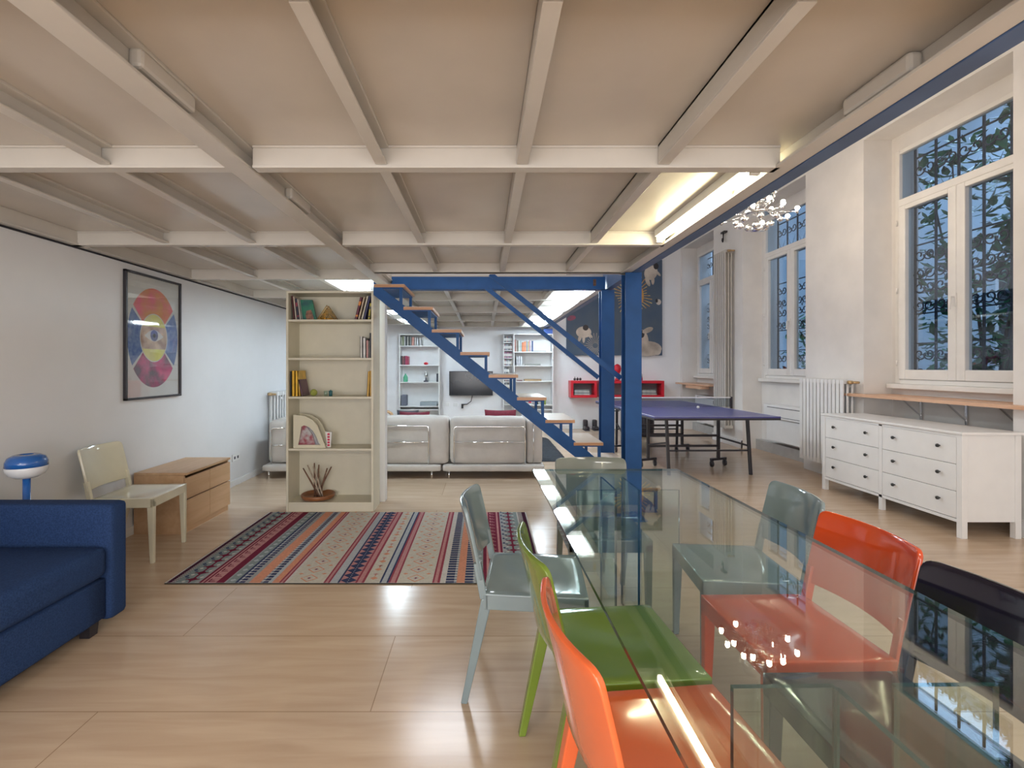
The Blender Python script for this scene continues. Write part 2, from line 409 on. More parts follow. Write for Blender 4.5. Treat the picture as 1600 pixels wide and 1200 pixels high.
# wall girder
MB().box(XL, XL+.05, YF, YB, ZBM+.012, ZD).box(XL+.0, XL+.06, YF, YB, ZBM, ZBM+.012).build('wall_girder', M_creamb, ceil_, bevel=.002)
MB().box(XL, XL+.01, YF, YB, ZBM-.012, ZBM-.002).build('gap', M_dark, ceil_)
MB().box(-1.56, -1.1, 4.7, YB-.01, ZD-.004, ZD-.0005).build('spill_panel', M_white, ceil_)  # white sheet mimicking light spill on the cream deck around the boxes
# crosswise beams
for y in (-2.2, -1.1, -.1, 1.07): ibeam('cross_beam', (XL, y), (XG0-.06, y), .055, ZBM, ZD); ibeam('cross_beam', (XG0+.05, y), (XG1-.06, y), .055, ZBM, ZD)
for y in (2.065, 3.36, 4.66, 5.9, 7.2, 8.5, 9.6): ibeam('cross_beam', (XL, y), (XG0-.06, y), .055, ZBM, ZD)
for y in (2.065, 3.36): ibeam('cross_beam', (XG0+.05, y), (XG1-.06, y), .055, ZBM, ZD)
for y in (6.15, 7.5, 8.85, 10.2): ibeam('cross_beam', (XG0+.05, y), (XG1-.06, y), .055, ZBM, ZD)
MB().box(XG0+.0, XG1, OY0-.075, OY0-.06, ZBM, ZD).box(XG0, XG1, OY0-.075, OY0-.02, ZBM, ZBM+.012).build('cross_beam', M_creamb, ceil_, bevel=.002)
# lengthwise joists between the cross beams
def joists(xs, ys, skip=()):
    for x in xs:
        for a, b in zip(ys[:-1], ys[1:]):
            mb = MB(); mb.box(x-.024, x+.024, a+.03, b-.028, ZBM+.012, ZBM+.022); mb.box(x-.024, x-.014, a+.03, b-.028, ZBM+.022, ZD)
            mb.box(x-.024, x+.03, a+.03, b-.028, ZD-.012, ZD)
            mb.build('joist', M_creamb, ceil_, bevel=.002)
joists((-.435, .16, .755), (-1.1, -.1, 1.10, 2.065, 3.36, 4.36))
joists((-1.6, -2.2), (-1.1, -.1, 1.10, 2.065, 3.36, 4.66, 5.9, 7.2, 8.5, 9.6))
joists((-.435, .16, .755), (5.36, 6.15, 7.5, 8.85, 10.2))

# blue steel ----------------------------------------------------------
mb = MB(); mb.box(1.31, 1.385, YF, YB, ZBM-.004, ZBM+.008); mb.box(1.31, 1.318, YF, YB, ZBM+.008, 2.52); mb.box(1.31, 1.385, YF, YB, 2.52, 2.53)
o = mb.build('edge_beam', M_blued, bevel=.002); tag(o, 'long blue steel edge beam along the open side of the gallery', 'beam')
def hpost(label, x0, x1, y0, y1, z1):
    t = thing('steel_post', label, 'post', ((x0+x1)/2, (y0+y1)/2, 0), 0, None)
    mb = MB().box(x0, x1, y0, y0+.01, 0.012, z1).box(x0, x1, y1-.01, y1, .012, z1).box((x0+x1)/2-.004, (x0+x1)/2+.004, y0+.01, y1-.01, .012, z1)
    mb.build('column', M_blue, t, bevel=.002)
    MB().box(x0-.04, x1+.04, y0-.04, y1+.04, 0, .012).build('base_plate', M_blue, t)
    return t
hpost('nearer blue steel post standing behind the glass table', 1.245, 1.39, 4.27, 4.40, ZBM-.006)
hpost('farther blue steel post standing behind the staircase', 1.262, 1.402, OY1+.012, OY1+.132, ZBM-.01)
mb = MB(); mb.box(XG0+.03, 1.30, OY1, OY1+.008, ZBM+.004, 2.33); mb.box(XG0+.03, 1.30, OY1, OY1+.12, ZBM-.006, ZBM+.004)
o = mb.build('steel_beam', M_blue, bevel=.002); tag(o, 'blue steel cross beam above the staircase joining the farther post', 'beam')
mb = MB(); mb.box(1.17, 1.2, OY1-.006, OY1, ZBM+.03, ZBM+.10)
pl = mb.build('bolt_plate', mat('rust', (.12, .07, .05), .7, noise=.4, scale=30), o)

# staircase ------------------------------------------------------------
st = thing('staircase', 'open blue steel staircase with oak treads rising left to the gallery', 'staircase', (0, 4.85, 0))
SY0, SY1 = 4.50, 5.15; RISE, RUN = .2107, .2646
def stringer(y, nm='stringer'):
    xa, za = -1.035, P(582, 450, 4.5).z
    sl = -RISE/RUN; xb = xa+(za-.06)/(-sl); d = .062
    MB().prism([(xa, za-d), (xa, za+d), (xb+.04, .06+d*.6), (xb+.10, .0), (xb-.03, .0)], 'y', y, y+.03).build(nm, M_blue, st, bevel=.002)
stringer(SY0+.005); stringer(SY1-.06)
for i in range(10):
    zt = 2.13-RISE*i; xr = -.745+RUN*i; xl = xr-.275
    if i == 0: xl = -1.03
    tr = MB(); tr.box(xl, xr, SY0, SY1, zt-.03, zt-.003, 0); tr.box(xl+.002, xr-.002, SY0+.002, SY1-.002, zt-.003, zt, 1)
    tr = tr.build('tread', [M_oak, M_treadsheen], st, bevel=.002)
    sx = xr-.035; zs = zt-.03-.175
    for yy in (SY0+.02, SY1-.045):
        bt = max(0.0, zs+.0)
        MB().box(sx-.013, sx+.013, yy-.013, yy+.013, bt, zt-.03).build('support', M_blue, tr)
    MB().box(xl+.02, xr-.02, SY0+.01, SY1-.02, zt-.042, zt-.03).build('tread_tray', M_blue, tr)
a = P(766, 428, 4.5); b = P(970, 591, 4.5)
MB().bar(a, b, .018, .045).build('handrail', M_blue, st)
a = P(760, 450, 5.16); b = P(935, 590, 5.16)
MB().bar(a, b, .018, .045).build('handrail', M_blue, st)

# white column behind the ivory bookcase
o = MB().box(-1.075, -1.0, 4.86, 4.97, 0, ZBM-.006).build('column', M_white, bevel=.004); struct(o)
o.name = 'trim_2'

# ---------------------------------------------------------------- lamps
def batten(label, x, y0, y1, warm=True, g=None, z=ZD):
    t = thing('fluorescent_batten', label, 'ceiling light', (x, (y0+y1)/2, z-.06), 0, g)
    MB().box(x-.03, x+.03, y0, y1, z-.05, z-.001).build('housing', M_white, t, bevel=.003)
    MB().tube([(x, y0+.02, z-.07), (x, y1-.02, z-.07)], .016, 12).build('tube', M_warm if warm else M_cool, t)
    for ya in (y0, y1-.02): MB().box(x-.02, x+.02, ya, ya+.02, z-.09, z-.05).build('end_cap', M_white, t)
batten('lit warm fluorescent tube under the gallery beside the blue edge beam', 1.19, 2.12, 3.3)
batten('added warm fill tube under the gallery, unseen behind the camera', .5, -2.0, -1.2)  # this tube and the next are added fill, out of view
batten('added fill tube under the near left bay, unseen behind the camera', -1.9, -2.0, -1.2)
def panel(label, x, y, wx=.27, wy=.4, g='flat white light boxes under the far gallery', z=ZD-.004):
    t = thing('light_box', label, 'ceiling light', (x, y, z-.06), 0, g)
    MB().box(x-.03, x+.03, y-wy/2+.03, y+wy/2-.03, z-.03, z-.001).build('housing', M_white, t, bevel=.003)
    MB().box(x-wx/2, x+wx/2, y-wy/2, y+wy/2, z-.07, z-.03).build('diffuser', M_cool, t, bevel=.006)
panel('lit ceiling light box just behind the blue beam, nearest on the right', 1.11, 5.82, .22, .38)
panel('lit ceiling light box on the right, second behind the blue beam', 1.11, 7.02, .22, .38)
panel('lit ceiling light box on the right, third behind the blue beam', 1.11, 8.35, .22, .38)
panel('lit ceiling light box on the right, farthest toward the back bookcases', 1.11, 9.7, .22, .38)
panel('lit ceiling light box seen just above the ivory bookcase', -1.42, 5.3, .24, .42)
panel('lit ceiling light box seen behind the topmost stair tread', -1.40, 7.7, .24, .42)
panel('lit ceiling light box behind the second stair tread near the back wall', -1.4, 9.05, .24, .42)
o = MB().tube([(1.2, 7.2, 2.30), (1.22, 7.3, 2.22), (1.2, 7.45, 2.19), (1.15, 7.55, 2.24), (1.14, 7.6, 2.3)], .006, 6).build('cable', M_white); tag(o, 'white cable loop hanging beside the far gallery light boxes', 'cable')

# chandelier
ch = thing('chandelier', 'chrome ball chandelier with glowing bulbs hanging beyond the blue beam', 'chandelier', (2.8, 4.95, 2.92))
cx, cy, cz = 2.8, 4.95, 2.92
MB().tube([(cx, cy, cz-.16), (cx, cy, ZU-.03)], .008, 8).build('stem', M_chrome, ch)
MB().lathe([(.005, 0), (.07, .005), (.06, .04), (.01, .06)], (cx, cy, ZU-.06), 20).build('canopy', M_chrome, ch)
MB().lathe([(.005, -.03), (.06, -.022), (.075, 0), (.05, .012), (.005, .015)], (cx, cy, cz-.15), 20).build('bottom_plate', M_chrome, ch)
MB().lathe([(.1, 0), (.13, .004), (.13, .02), (.1, .024)], (cx, cy, cz), 24).build('hub_ring', M_chrome, ch)
for ring, (n, r, z) in enumerate(((8, .34, .0), (6, .22, .09))):
    for k in range(n):
        a = 2*PI*(k+.3*ring)/n+.15; p = Vector((cx+r*math.cos(a), cy+r*math.sin(a), cz+z)); q = Vector((cx+.11*math.cos(a), cy+.11*math.sin(a), cz+.012))
        ar = MB().tube([q, (p+q)/2+Vector((0,0,-.02)), p-Vector((0,0,.035))], .005, 6).tube([p-Vector((0,0,.05)), p-Vector((0,0,.015))], .014, 8).build('arm', M_chrome, ch)
        MB().ball(p, .021, 8).build('bulb', M_bulb, ar)
for k in range(8):
    a = 2*PI*k/8+.4
    MB().ball((cx+.2*math.cos(a), cy+.2*math.sin(a), cz-.07), .028, 10).build('chrome_ball', M_chrome, ch)
for k in range(5):
    a = 2*PI*k/5+.2
    MB().ball((cx+.09*math.cos(a), cy+.09*math.sin(a), cz-.13), .033, 10).build('chrome_ball', M_chrome, ch)
for k in range(7):
    a = 2*PI*k/7
    MB().ball((cx+.16*math.cos(a), cy+.16*math.sin(a), cz+.2+.04*(k % 2)), .028, 10).build('chrome_ball', M_chrome, ch)
MB().shell(lambda u, v: (cx+.14*math.cos(2*PI*u), cy+.14*math.sin(2*PI*u), cz+.12+.2*v), 20, 2, .004).build('chrome_sleeve', M_chrome, ch)
hk = MB().tube([(XR-.0, 8.6, 0), (XR-.03, 8.6, 0)], .012, 8)
o = MB().tube([(4.26, 8.62, 3.75), (4.26, 8.62, 3.62), (4.24, 8.6, 3.58), (4.22, 8.58, 3.6), (4.22, 8.57, 3.64)], .012, 6).box(4.24, 4.3, 8.55, 8.68, 3.74, 3.77).build('hook', M_black)
tag(o, 'small black hook above the tall radiator', 'hook')

# ---------------------------------------------------------------- dining chairs
def make_chair(label, m, loc, rotz, group='glossy plastic chairs around the glass table'):
    t = thing('dining_chair', label, 'chair', loc, rotz, group)
    W = .22
    s_ = MB(); n = 12
    # seat slab with dished top and apron
    def top(u, v):
        x = -.2+.41*u; y = -W+2*W*v
        return (x, y, .447-.014*(1-(2*v-1)**2)*math.sin(PI*min(1, u*1.05)))
    s_.shell(top, 10, 10, .012)
    for a, b, c, d in ((-.2, .21, -W, -W+.02), (-.2, .21, W-.02, W), (.19, .21, -W, W), (-.205, -.185, -W, W)): s_.box(a, b, c, d, .388, .449)
    s_.build('seat', m, t, bevel=.004, local=True)
    def bx(z): return -.205-.072*max(0, (z-.45)/.34)**1.2
    def back(u, v):
        y = -W+2*W*u; z0 = .505; e = abs(2*u-1)
        r_ = .03; d_ = max(0, r_-(1-e)*W); z1 = .79-(r_-math.sqrt(max(0, r_*r_-d_*d_))); z = z0+(z1-z0)*v
        return (bx(z)-.045*(1-(2*u-1)**2), y, z)
    us = [0, .01, .025, .045, .07, .1]; us = us+[.1+.8*i/14 for i in range(1, 14)]+[1-q for q in us[::-1]]
    def back2(u, v):
        k = u*(len(us)-1); i = min(int(k), len(us)-2); return back(us[i]+(us[i+1]-us[i])*(k-i), v)
    b_ = MB(); b_.shell(back2, len(us)-1, 8, .015)
    for sg in (-1, 1):
        y = sg*(W-.015)
        b_.bar((bx(.43)+.0, y, .43), (bx(.57)-.006, y, .57), .026, .03, (1, 0, 0))
    b_.build('backrest', m, t, bevel=.003, local=True)
    for sg in (-1, 1):
        y = sg*(W-.02)
        MB().taper((-.285, y, 0), (-.192, y, .43), .026, .026, .045, .038).build('leg', m, t, bevel=.004, local=True)
        MB().taper((.197, y, 0), (.188, y, .43), .026, .026, .044, .038).build('leg', m, t, bevel=.004, local=True)
    return t
make_chair('glossy grey chair left of the table, farthest from the camera beside the rug', M_cgrey, (.222, 2.13, 0), -.10)
make_chair('glossy green chair left of the table between grey and orange chairs', M_cgreen, (.438, 1.61, 0), .08)
make_chair('glossy orange chair left of the table, nearest to the camera', M_corange, (.468, 1.145, 0), .10)
make_chair('greyish green chair at the far head of the table facing the camera', M_cgreyd, (.66, 2.73, 0), -PI/2)
make_chair('glossy grey chair at the right side of the table nearest the dresser', M_cgrey, (1.155, 2.25, 0), PI-.09)
make_chair('glossy vermilion chair at the right side between grey and black chairs', M_cred, (1.075, 1.71, 0), PI+.02)
make_chair('glossy black chair at the right side of the table, nearest the camera', M_cblack, (1.04, 1.22, 0), PI+.02)
make_chair('ivory plastic chair against the left wall beside the wooden chest', M_civory, (-2.51, 3.53, 0), .08, 'ivory chair by the wall')

# glass dining table ----------------------------------------------------
tb = thing('glass_table', 'long dining table all of clear green-tinted glass', 'table', (.745, 1.72, 0), math.radians(.75))
def slab(mb, x0, x1, y0, y1, z0, z1, ax):
    """glass sheet: big faces glass (0), narrow edges dark green (1); ax = thin axis"""
    v = [(x0,y0,z0),(x1,y0,z0),(x1,y1,z0),(x0,y1,z0),(x0,y0,z1),(x1,y0,z1),(x1,y1,z1),(x0,y1,z1)]
    F = {'z': [(0,3,2,1),(4,5,6,7)], 'y': [(0,1,5,4),(2,3,7,6)], 'x': [(1,2,6,5),(3,0,4,7)]}
    for k, fs in F.items(): mb.add(v, fs, 0 if k == ax else 1)
    return mb
slab(MB(), -.4425, .4425, -1.21, 1.21, .728, .74, 'z').build('glass_top', [M_tglass, M_tedge], tb, local=True)
for sy in (-1, 1):
    for sx in (-1, 1):
        yc = sy*.76
        x0, x1 = (.06*sx, .265*sx)
        mbx = MB(); slab(mbx, min(x0,x1), max(x0,x1), yc-.006, yc+.006, .0, .727, 'y')
        lg = mbx.build('leg_panel', [M_legglass, M_tedge], tb, local=True)
        mbx = MB(); slab(mbx, x0-.006, x0+.006, min(yc+sy*.006, yc+sy*.3), max(yc+sy*.006, yc+sy*.3), .0, .727, 'x')
        mbx.build('leg_panel', [M_legglass, M_tedge], tb, local=True)

# ---------------------------------------------------------------- blue sofa
so = thing('sofa', 'dark blue fabric sofa with a square arm at the left edge', 'sofa', (-2.35, 1.5, 0))
MB().puff(-2.80, -1.925, 2.49, 2.61, .05, .648, .025, 8).build('armrest', M_denim, so)
MB().puff(-2.80, -1.925, .45, .57, .05, .648, .025, 8).build('armrest', M_denim, so)
MB().puff(-2.62, -1.93, .575, 2.485, .285, .445, .04, 10, bulge=.004).build('seat_cushion', M_denim, so)
MB().puff(-2.62, -1.945, .575, 2.485, .07, .28, .012, 6).build('seat_base', M_denim, so)
MB().puff(-2.82, -2.62, .575, 2.485, .07, .80, .05, 8).build('backrest', M_denim, so)
for x in (-2.0, -2.75):
    for y in (.62, 2.44): MB().taper((x, y, 0), (x, y, .072), .05, .05, .06, .06).build('foot', M_black, so)
# mushroom lamp behind the sofa
lp = thing('mushroom_lamp', 'blue and white mushroom shaped lamp standing behind the blue sofa', 'lamp', (-2.615, 2.76, 0))
lc = (-2.615, 2.76, 0)
MB().lathe([(.10, 0), (.11, .006), (.10, .02), (.02, .03)], lc, 24).build('base', mat('lamp_blue', (.02, .12, .42), .2, noise=.05, coat=.5), lp)
MB().tube([(lc[0], lc[1], .02), (lc[0], lc[1], .77)], .018, 14).build('stem', MATS['lamp_blue'], lp)
MB().lathe([(.015, .725), (.05, .728), (.08, .745), (.094, .77), (.096, .79), (.095, .792)], lc, 32).build('lamp_bowl', mat('lamp_white', (.75, .76, .78), .25, noise=.02), lp)
MB().lathe([(.096, .7925), (.094, .82), (.083, .845), (.06, .858), (.03, .86), (.03, .852), (.004, .85)], lc, 32).build('lamp_shade', MATS['lamp_blue'], lp)

# wooden chest -----------------------------------------------------------
cd = thing('wooden_chest', 'low birch veneer chest of four drawers against the left wall', 'chest of drawers', (-2.62, 4.25, 0))
X0, X1, Y0, Y1 = XL+.015, -2.42, 3.92, 4.60
MB().box(X0, X1+.002, Y0, Y1, .478, .498).build('top_panel', M_birch, cd, bevel=.002)
MB().box(X0, X1-.02, Y0, Y0+.018, 0, .477).box(X0, X1-.02, Y1-.018, Y1, 0, .477).box(X0, X0+.01, Y0+.018, Y1-.018, .05, .477).box(X0, X1-.025, Y0+.018, Y1-.018, .05, .06).box(X1-.035, X1-.022, Y0+.018, Y1-.018, 0, .05).build('carcass', M_birch, cd)
ym = (Y0+Y1)/2
for a, b in ((Y0+.002, ym-.002), (ym+.002, Y1-.002)):
    for z0, z1 in ((.055, .275), (.285, .455)):
        MB().box(X1-.019, X1, a, b, z0, z1).build('drawer', M_birch, cd, bevel=.002)

# poster ------------------------------------------------------------------
pf = thing('framed_poster', 'black framed poster of an eye inside coloured oval segments', 'picture', (XL, 4.17, 1.61))
YA, YBp, Z0, Z1 = 3.82, 4.52, 1.09, 2.135
mb = MB()
for a in ((YA, YA+.018, Z0, Z1), (YBp-.018, YBp, Z0, Z1), (YA, YBp, Z0, Z0+.018), (YA, YBp, Z1-.018, Z1)): mb.box(XL+.001, XL+.028, *a)
mb.build('frame', M_black, pf, bevel=.002)
pc = ((YA+YBp)/2, (Z0+Z1)/2-.005); A, B = .315, .425; a2, b2 = .165, .20
art = MB(); art.box(XL+.001, XL+.009, YA+.018, YBp-.018, Z0+.018, Z1-.018, 0)
XA = XL+.0095
def ell(a, b, t): return (pc[0]+a*math.sin(t), pc[1]+b*math.cos(t))
def seg_poly(t0, t1, mi, n=20, dx=0):
    o_ = [ell(A, B, t0+(t1-t0)*i/n) for i in range(n+1)]; i_ = [ell(a2+.008, b2+.008, t0+(t1-t0)*i/n) for i in range(n+1)]
    art.add([(XA+dx, *p) for p in o_+i_], [(i, i+1, n+1+i+1, n+1+i) for i in range(n)], mi)
g = .035
seg_poly(-.95+g, .95-g, 1); seg_poly(.95+g, 2.2-g, 2); seg_poly(2.2+g, 4.08-g, 3); seg_poly(4.08+g, 5.33-g, 2)
art.add([(XA, *ell(a2, b2, 2*PI*i/40)) for i in range(40)], [tuple(range(40))], 4)
band = [ell(a2, b2, t) for t in [PI/2+.5-i*1.0/10 for i in range(11)]]+[ell(a2, b2, t) for t in [-PI/2+.5-i*1.0/10 for i in range(11)]]
art.add([(XA+.0003, *p) for p in band], [tuple(range(22))], 5)
eye = [(pc[0]-.12+.24*i/16, pc[1]+.015+.055*math.sin(PI*i/16)) for i in range(17)]+[(pc[0]+.12-.24*i/16, pc[1]+.015-.045*math.sin(PI*i/16)) for i in range(1, 16)]
art.add([(XA+.0006, *p) for p in eye], [tuple(range(len(eye)))], 0)
art.add([(XA+.0009, pc[0]+.048*math.cos(t*PI/12), pc[1]+.02+.048*math.sin(t*PI/12)) for t in range(24)], [tuple(range(24))], 6)
art.add([(XA+.0012, pc[0]+.018*math.cos(t*PI/12), pc[1]+.02+.018*math.sin(t*PI/12)) for t in range(24)], [tuple(range(24))], 7)
def paint(name, c1, c2, sc_=9): return mat(name, c1, .5, noise=.5, scale=sc_, noise2=c2)
art.build('print', [M_paper, paint('paint_pink', (.62, .06, .16), (.65, .25, .05), 7), paint('paint_blue', (.05, .10, .30), (.18, .26, .48), 30), paint('paint_crimson', (.52, .05, .17), (.10, .06, .10), 8),
    paint('paint_yellow', (.62, .60, .10), (.72, .66, .25), 6), paint('paint_skin', (.62, .48, .36), (.36, .20, .13), 8), paint('paint_iris', (.10, .10, .22), (.2, .2, .35), 30), M_black], pf)
MB().box(XL+.014, XL+.017, YA+.018, YBp-.018, Z0+.018, Z1-.018).build('glazing', M_pglass, pf)
# wall outlet
ot = thing('wall_outlet', 'white wall outlet low on the left wall past the chest', 'outlet', (XL, 5.55, .32))
MB().box(XL+.001, XL+.010, 5.47, 5.63, .28, .36).build('plate', M_white, ot, bevel=.002)
MB().box(XL+.009, XL+.012, 5.50, 5.53, .305, .335).box(XL+.009, XL+.012, 5.57, 5.60, .305, .335).build('socket', M_dkfab, ot)

# rug ------------------------------------------------------------------------
RX0, RX1, RY0, RY1 = -2.0, .385, 3.02, 4.49
cols = dict(K=(.06,.015,.04), W=(.60,.58,.56), T=(.24,.29,.30), M=(.17,.02,.05), P=(.50,.25,.26), N=(.04,.055,.13), S=(.66,.30,.20), R=(.30,.06,.09), C=(.58,.56,.50), B=(.44,.48,.53), G=(.34,.36,.38))
rmats = {k: mat('rug_'+k, c, .95, noise=.10, scale=70, bump=.3, bscale=300, spec=.1) for k, c in cols.items()}
keys = list(rmats); ki = {k: i for i, k in enumerate(keys)}
stripes = [(262,265,'W'),(265,271,'K'),(271,277,'W'),(277,290,'T'),(290,308,'T'),(308,315,'G'),(315,319,'M'),(319,322,'P'),(322,325,'M'),(325,342,'P'),(342,355,'M'),(355,358,'G'),(358,372,'T'),(372,376,'N'),(376,379,'B'),(379,387,'N'),(387,394,'G'),(394,412,'S'),(412,416,'B'),(416,424,'N'),(424,430,'B'),(430,441,'S'),(441,444,'R'),(444,447,'P'),(447,450,'R'),(450,455,'W'),(455,511,'C'),(511,514,'R'),(514,518,'P'),(518,521,'R'),(521,533,'B'),(533,536,'N'),(536,561,'P'),(561,564,'R'),(564,571,'P'),(571,575,'R'),(575,599,'C'),(599,602,'N'),(602,610,'B'),(610,613,'N'),(613,616,'R'),(616,623,'P'),(623,626,'R'),(626,682,'C'),(682,685,'R'),(685,690,'P'),(690,694,'R'),(694,703,'W'),(703,716,'N'),(716,720,'B'),(720,733,'S'),(733,746,'N'),(746,750,'B'),(750,762,'T'),(762,768,'M'),(768,772,'P'),(772,790,'M'),(790,794,'P'),(794,798,'M'),(798,806,'G'),(806,828,'T'),(828,838,'T'),(838,850,'W'),(850,858,'K'),(858,861,'W')]
def rx(px): return RX0+(px-262)/599*(RX1-RX0)
rg = MB(); ZR = .009
for a, b, k in stripes: rg.add([(rx(a),RY0,ZR),(rx(b),RY0,ZR),(rx(b),RY1,ZR),(rx(a),RY1,ZR)], [(0,1,2,3)], ki[k])
rg.box(RX0, RX1, RY0, RY1, .001, ZR-.0012, ki['W'])
rg.add([(RX0,RY0,.001),(RX1,RY0,.001),(RX1,RY0,ZR),(RX0,RY0,ZR)], [(0,1,2,3)], ki['W'])
rg.add([(RX0,RY0,.001),(RX0,RY1,.001),(RX0,RY1,ZR),(RX0,RY0,ZR)], [(3,2,1,0)], ki['W'])
def q(x0, x1, y0, y1, k, z=.0006): rg.add([(x0,y0,ZR+z),(x1,y0,ZR+z),(x1,y1,ZR+z),(x0,y1,ZR+z)], [(0,1,2,3)], ki[k])
def dia(x, y, dx, dy, k, z=.0006): rg.add([(x-dx,y,ZR+z),(x,y-dy,ZR+z),(x+dx,y,ZR+z),(x,y+dy,ZR+z)], [(0,1,2,3)], ki[k])
L_ = RY1-RY0
for i in range(74):        # comb edges
    y_ = RY0+L_*(i+.25)/74
    q(rx(265), rx(277), y_, y_+L_/150, 'K'); q(rx(840), rx(858), y_, y_+L_/150, 'K')
    for a, b in ((376,387),(412,424),(703,720),(733,748)): q(rx(a), rx(b), y_, y_+L_/180, 'W' if i % 2 else 'N')
for i in range(15):        # flower rows
    y_ = RY0+L_*(i+.5)/15
    for c_ in (299, 818):
        dia(rx(c_), y_, .035, .028, 'M'); q(rx(c_)-.045, rx(c_)+.045, y_-.006, y_+.006, 'M', .0008); q(rx(c_)-.007, rx(c_)+.007, y_-.05, y_+.05, 'M', .0008)
        q(rx(c_)-.055, rx(c_)-.035, y_+.015, y_+.03, 'N', .0009); dia(rx(c_)-.04, y_-.03, .014, .012, 'W', .0009); dia(rx(c_)+.04, y_+.03, .014, .012, 'W', .0009)
        dia(rx(c_-16), y_+.045, .012, .02, 'N')
for i in range(19):        # E motifs
    y_ = RY0+L_*(i+.5)/19
    for c_, k in ((333.5, 'M'), (781, 'P')):
        q(rx(c_)-.022, rx(c_)+.022, y_-.026, y_-.018, k); q(rx(c_)-.022, rx(c_)-.014, y_-.026, y_+.02, k); q(rx(c_)-.022, rx(c_)+.008, y_-.005, y_+.002, k)
    for c_ in (365, 756): dia(rx(c_), y_, .02, .02, 'B')
for i in range(11):        # cream diamonds
    y_ = RY0+L_*(i+.5)/11
    for c_ in (483, 654):
        dia(rx(c_), y_, .058, .055, 'S'); dia(rx(c_), y_, .047, .044, 'C', .0009); dia(rx(c_), y_, .016, .015, 'P', .0011); dia(rx(c_), y_, .008, .008, 'N', .0013)
        for s2 in (-1, 1): dia(rx(c_)+s2*.075, y_+.066, .018, .012, 'S'); 
    dia(rx(587), y_, .026, .022, 'S'); q(rx(587)-.004, rx(587)+.004, y_+.03, y_+.07, 'S'); dia(rx(587), y_+.06, .018, .012, 'P')
for i in range(20):        # navy zigzag
    y_ = RY0+L_*(i+.5)/20
    dia(rx(548.5), y_, .052, .043, 'N'); 
q(rx(546), rx(551), RY0, RY1, 'N', .0009)
for i in range(60): q(rx(547.8), rx(549.2), RY0+L_*(i+.3)/60, RY0+L_*(i+.6)/60, 'B', .0012)
o = rg.build('rug', [rmats[k] for k in keys]); tag(o, 'striped kilim rug lying in front of the ivory bookcase', 'rug')

# ---------------------------------------------------------------- bookcases
def bookcase(name, label, x0, x1, yf, depth, z_shelves, ztop, m, plinth=.06, t=.02, back=True, group=None):
    b = thing(name, label, 'bookcase', ((x0+x1)/2, yf+depth/2, 0), 0, group)
    MB().box(x0, x0+t, yf, yf+depth, 0, ztop-t).build('side_panel', m, b, bevel=.0015)
    MB().box(x1-t, x1, yf, yf+depth, 0, ztop-t).build('side_panel', m, b, bevel=.0015)
    MB().box(x0, x1, yf, yf+depth, ztop-t, ztop).build('top_panel', m, b, bevel=.0015)
    MB().box(x0+t, x1-t, yf+depth-.006, yf+depth, plinth, ztop-t).build('back_panel', m, b)
    for z in z_shelves: MB().box(x0+t, x1-t, yf+.004, yf+depth-.007, z-t, z).build('shelf', m, b, bevel=.0015)
    MB().box(x0+t, x1-t, yf+.008, yf+.022, 0, z_shelves[-1]-t).build('plinth', m, b)
    return b
ORD = ['first', 'second', 'third', 'fourth', 'fifth', 'sixth', 'seventh', 'eighth', 'ninth', 'tenth', 'eleventh', 'twelfth', 'thirteenth', 'fourteenth']
bcol = {}
def bm(c, name='cover'):
    if c not in bcol: bcol[c] = mat('cover_%d' % len(bcol), c, .45, noise=.2, scale=14)
    return bcol[c]
def book(x, yf, z, th, d, h, c, label, group, lean=0, kind='book', band=None):
    """upright book, spine toward the viewer; lean in radians about the bottom"""
    mb = MB(); mb.box(0, th*.12+.0008, 0, d, 0, h, 0); mb.box(th*.88-.0008, th, 0, d, 0, h, 0); mb.box(0, th, 0, .003, 0, h, 0)
    mb.box(th*.12+.0008, th*.88-.0008, .003, d-.004, .004, h-.004, 1)
    if band: mb.box(-.0003, th+.0003, -.0006, .002, h*.62, h*.8, 2); mb.box(-.0003, th+.0003, -.0006, .002, h*.12, h*.2, 2)
    o = mb.build('book', [bm(c), M_paper, bm(band) if band else M_paper]); o.location = (x, yf, z); o.rotation_euler = (0, lean, 0)
    return tag(o, label, kind, group)
# ivory bookcase
BX0, BX1, BY = -1.856, -1.04, 4.52
ZSH = [1.803, 1.443, 1.080, .593, .090]
bookcase('bookcase', 'tall ivory open bookcase standing at the far end of the rug', BX0, BX1, BY, .28, ZSH, 2.07, M_ivory)
zz = ZSH[0]+.001
G = 'books on the top shelf of the ivory bookcase'
for x_, th, h, c, ln, nm, bd in ((-1.828, .016, .225, (.10,.02,.02), -.09, 'dark red book at the far left of the ivory top shelf', None),
    (-1.808, .014, .22, (.66,.56,.48), -.11, 'cream thin book beside the dark red one on the ivory top shelf', None), (-1.790, .018, .20, (.05,.05,.08), -.12, 'black book between two pale spines on the ivory top shelf', (.3,.05,.08)),
    (-1.768, .012, .195, (.62,.58,.56), -.13, 'pale thin book touching the green picture book on the top shelf', None)):
    book(x_+.02, BY+.05, zz+.002, th, .17, h, c, nm, G, ln, band=bd)
gb = thing('picture_book', 'green cover picture book leaning face out on the ivory top shelf', 'book', (-1.70, BY+.1, zz), 0)
MB().prism([(-1.752, zz+.001), (-1.607, zz+.001), (-1.648, zz+.195), (-1.775, zz+.195)], 'y', BY+.10, BY+.125).build('cover', mat('green_cover', (.02, .20, .10), .4, noise=.5, scale=9, noise2=(.01, .08, .09)), gb)
MB().prism([(-1.70, zz+.002), (-1.63, zz+.002), (-1.645, zz+.07), (-1.66, zz+.10), (-1.70, zz+.09), (-1.71, zz+.05)], 'y', BY+.098, BY+.0999).build('cover_picture', mat('brown_print', (.30, .14, .09), .5, noise=.6, scale=25), gb)
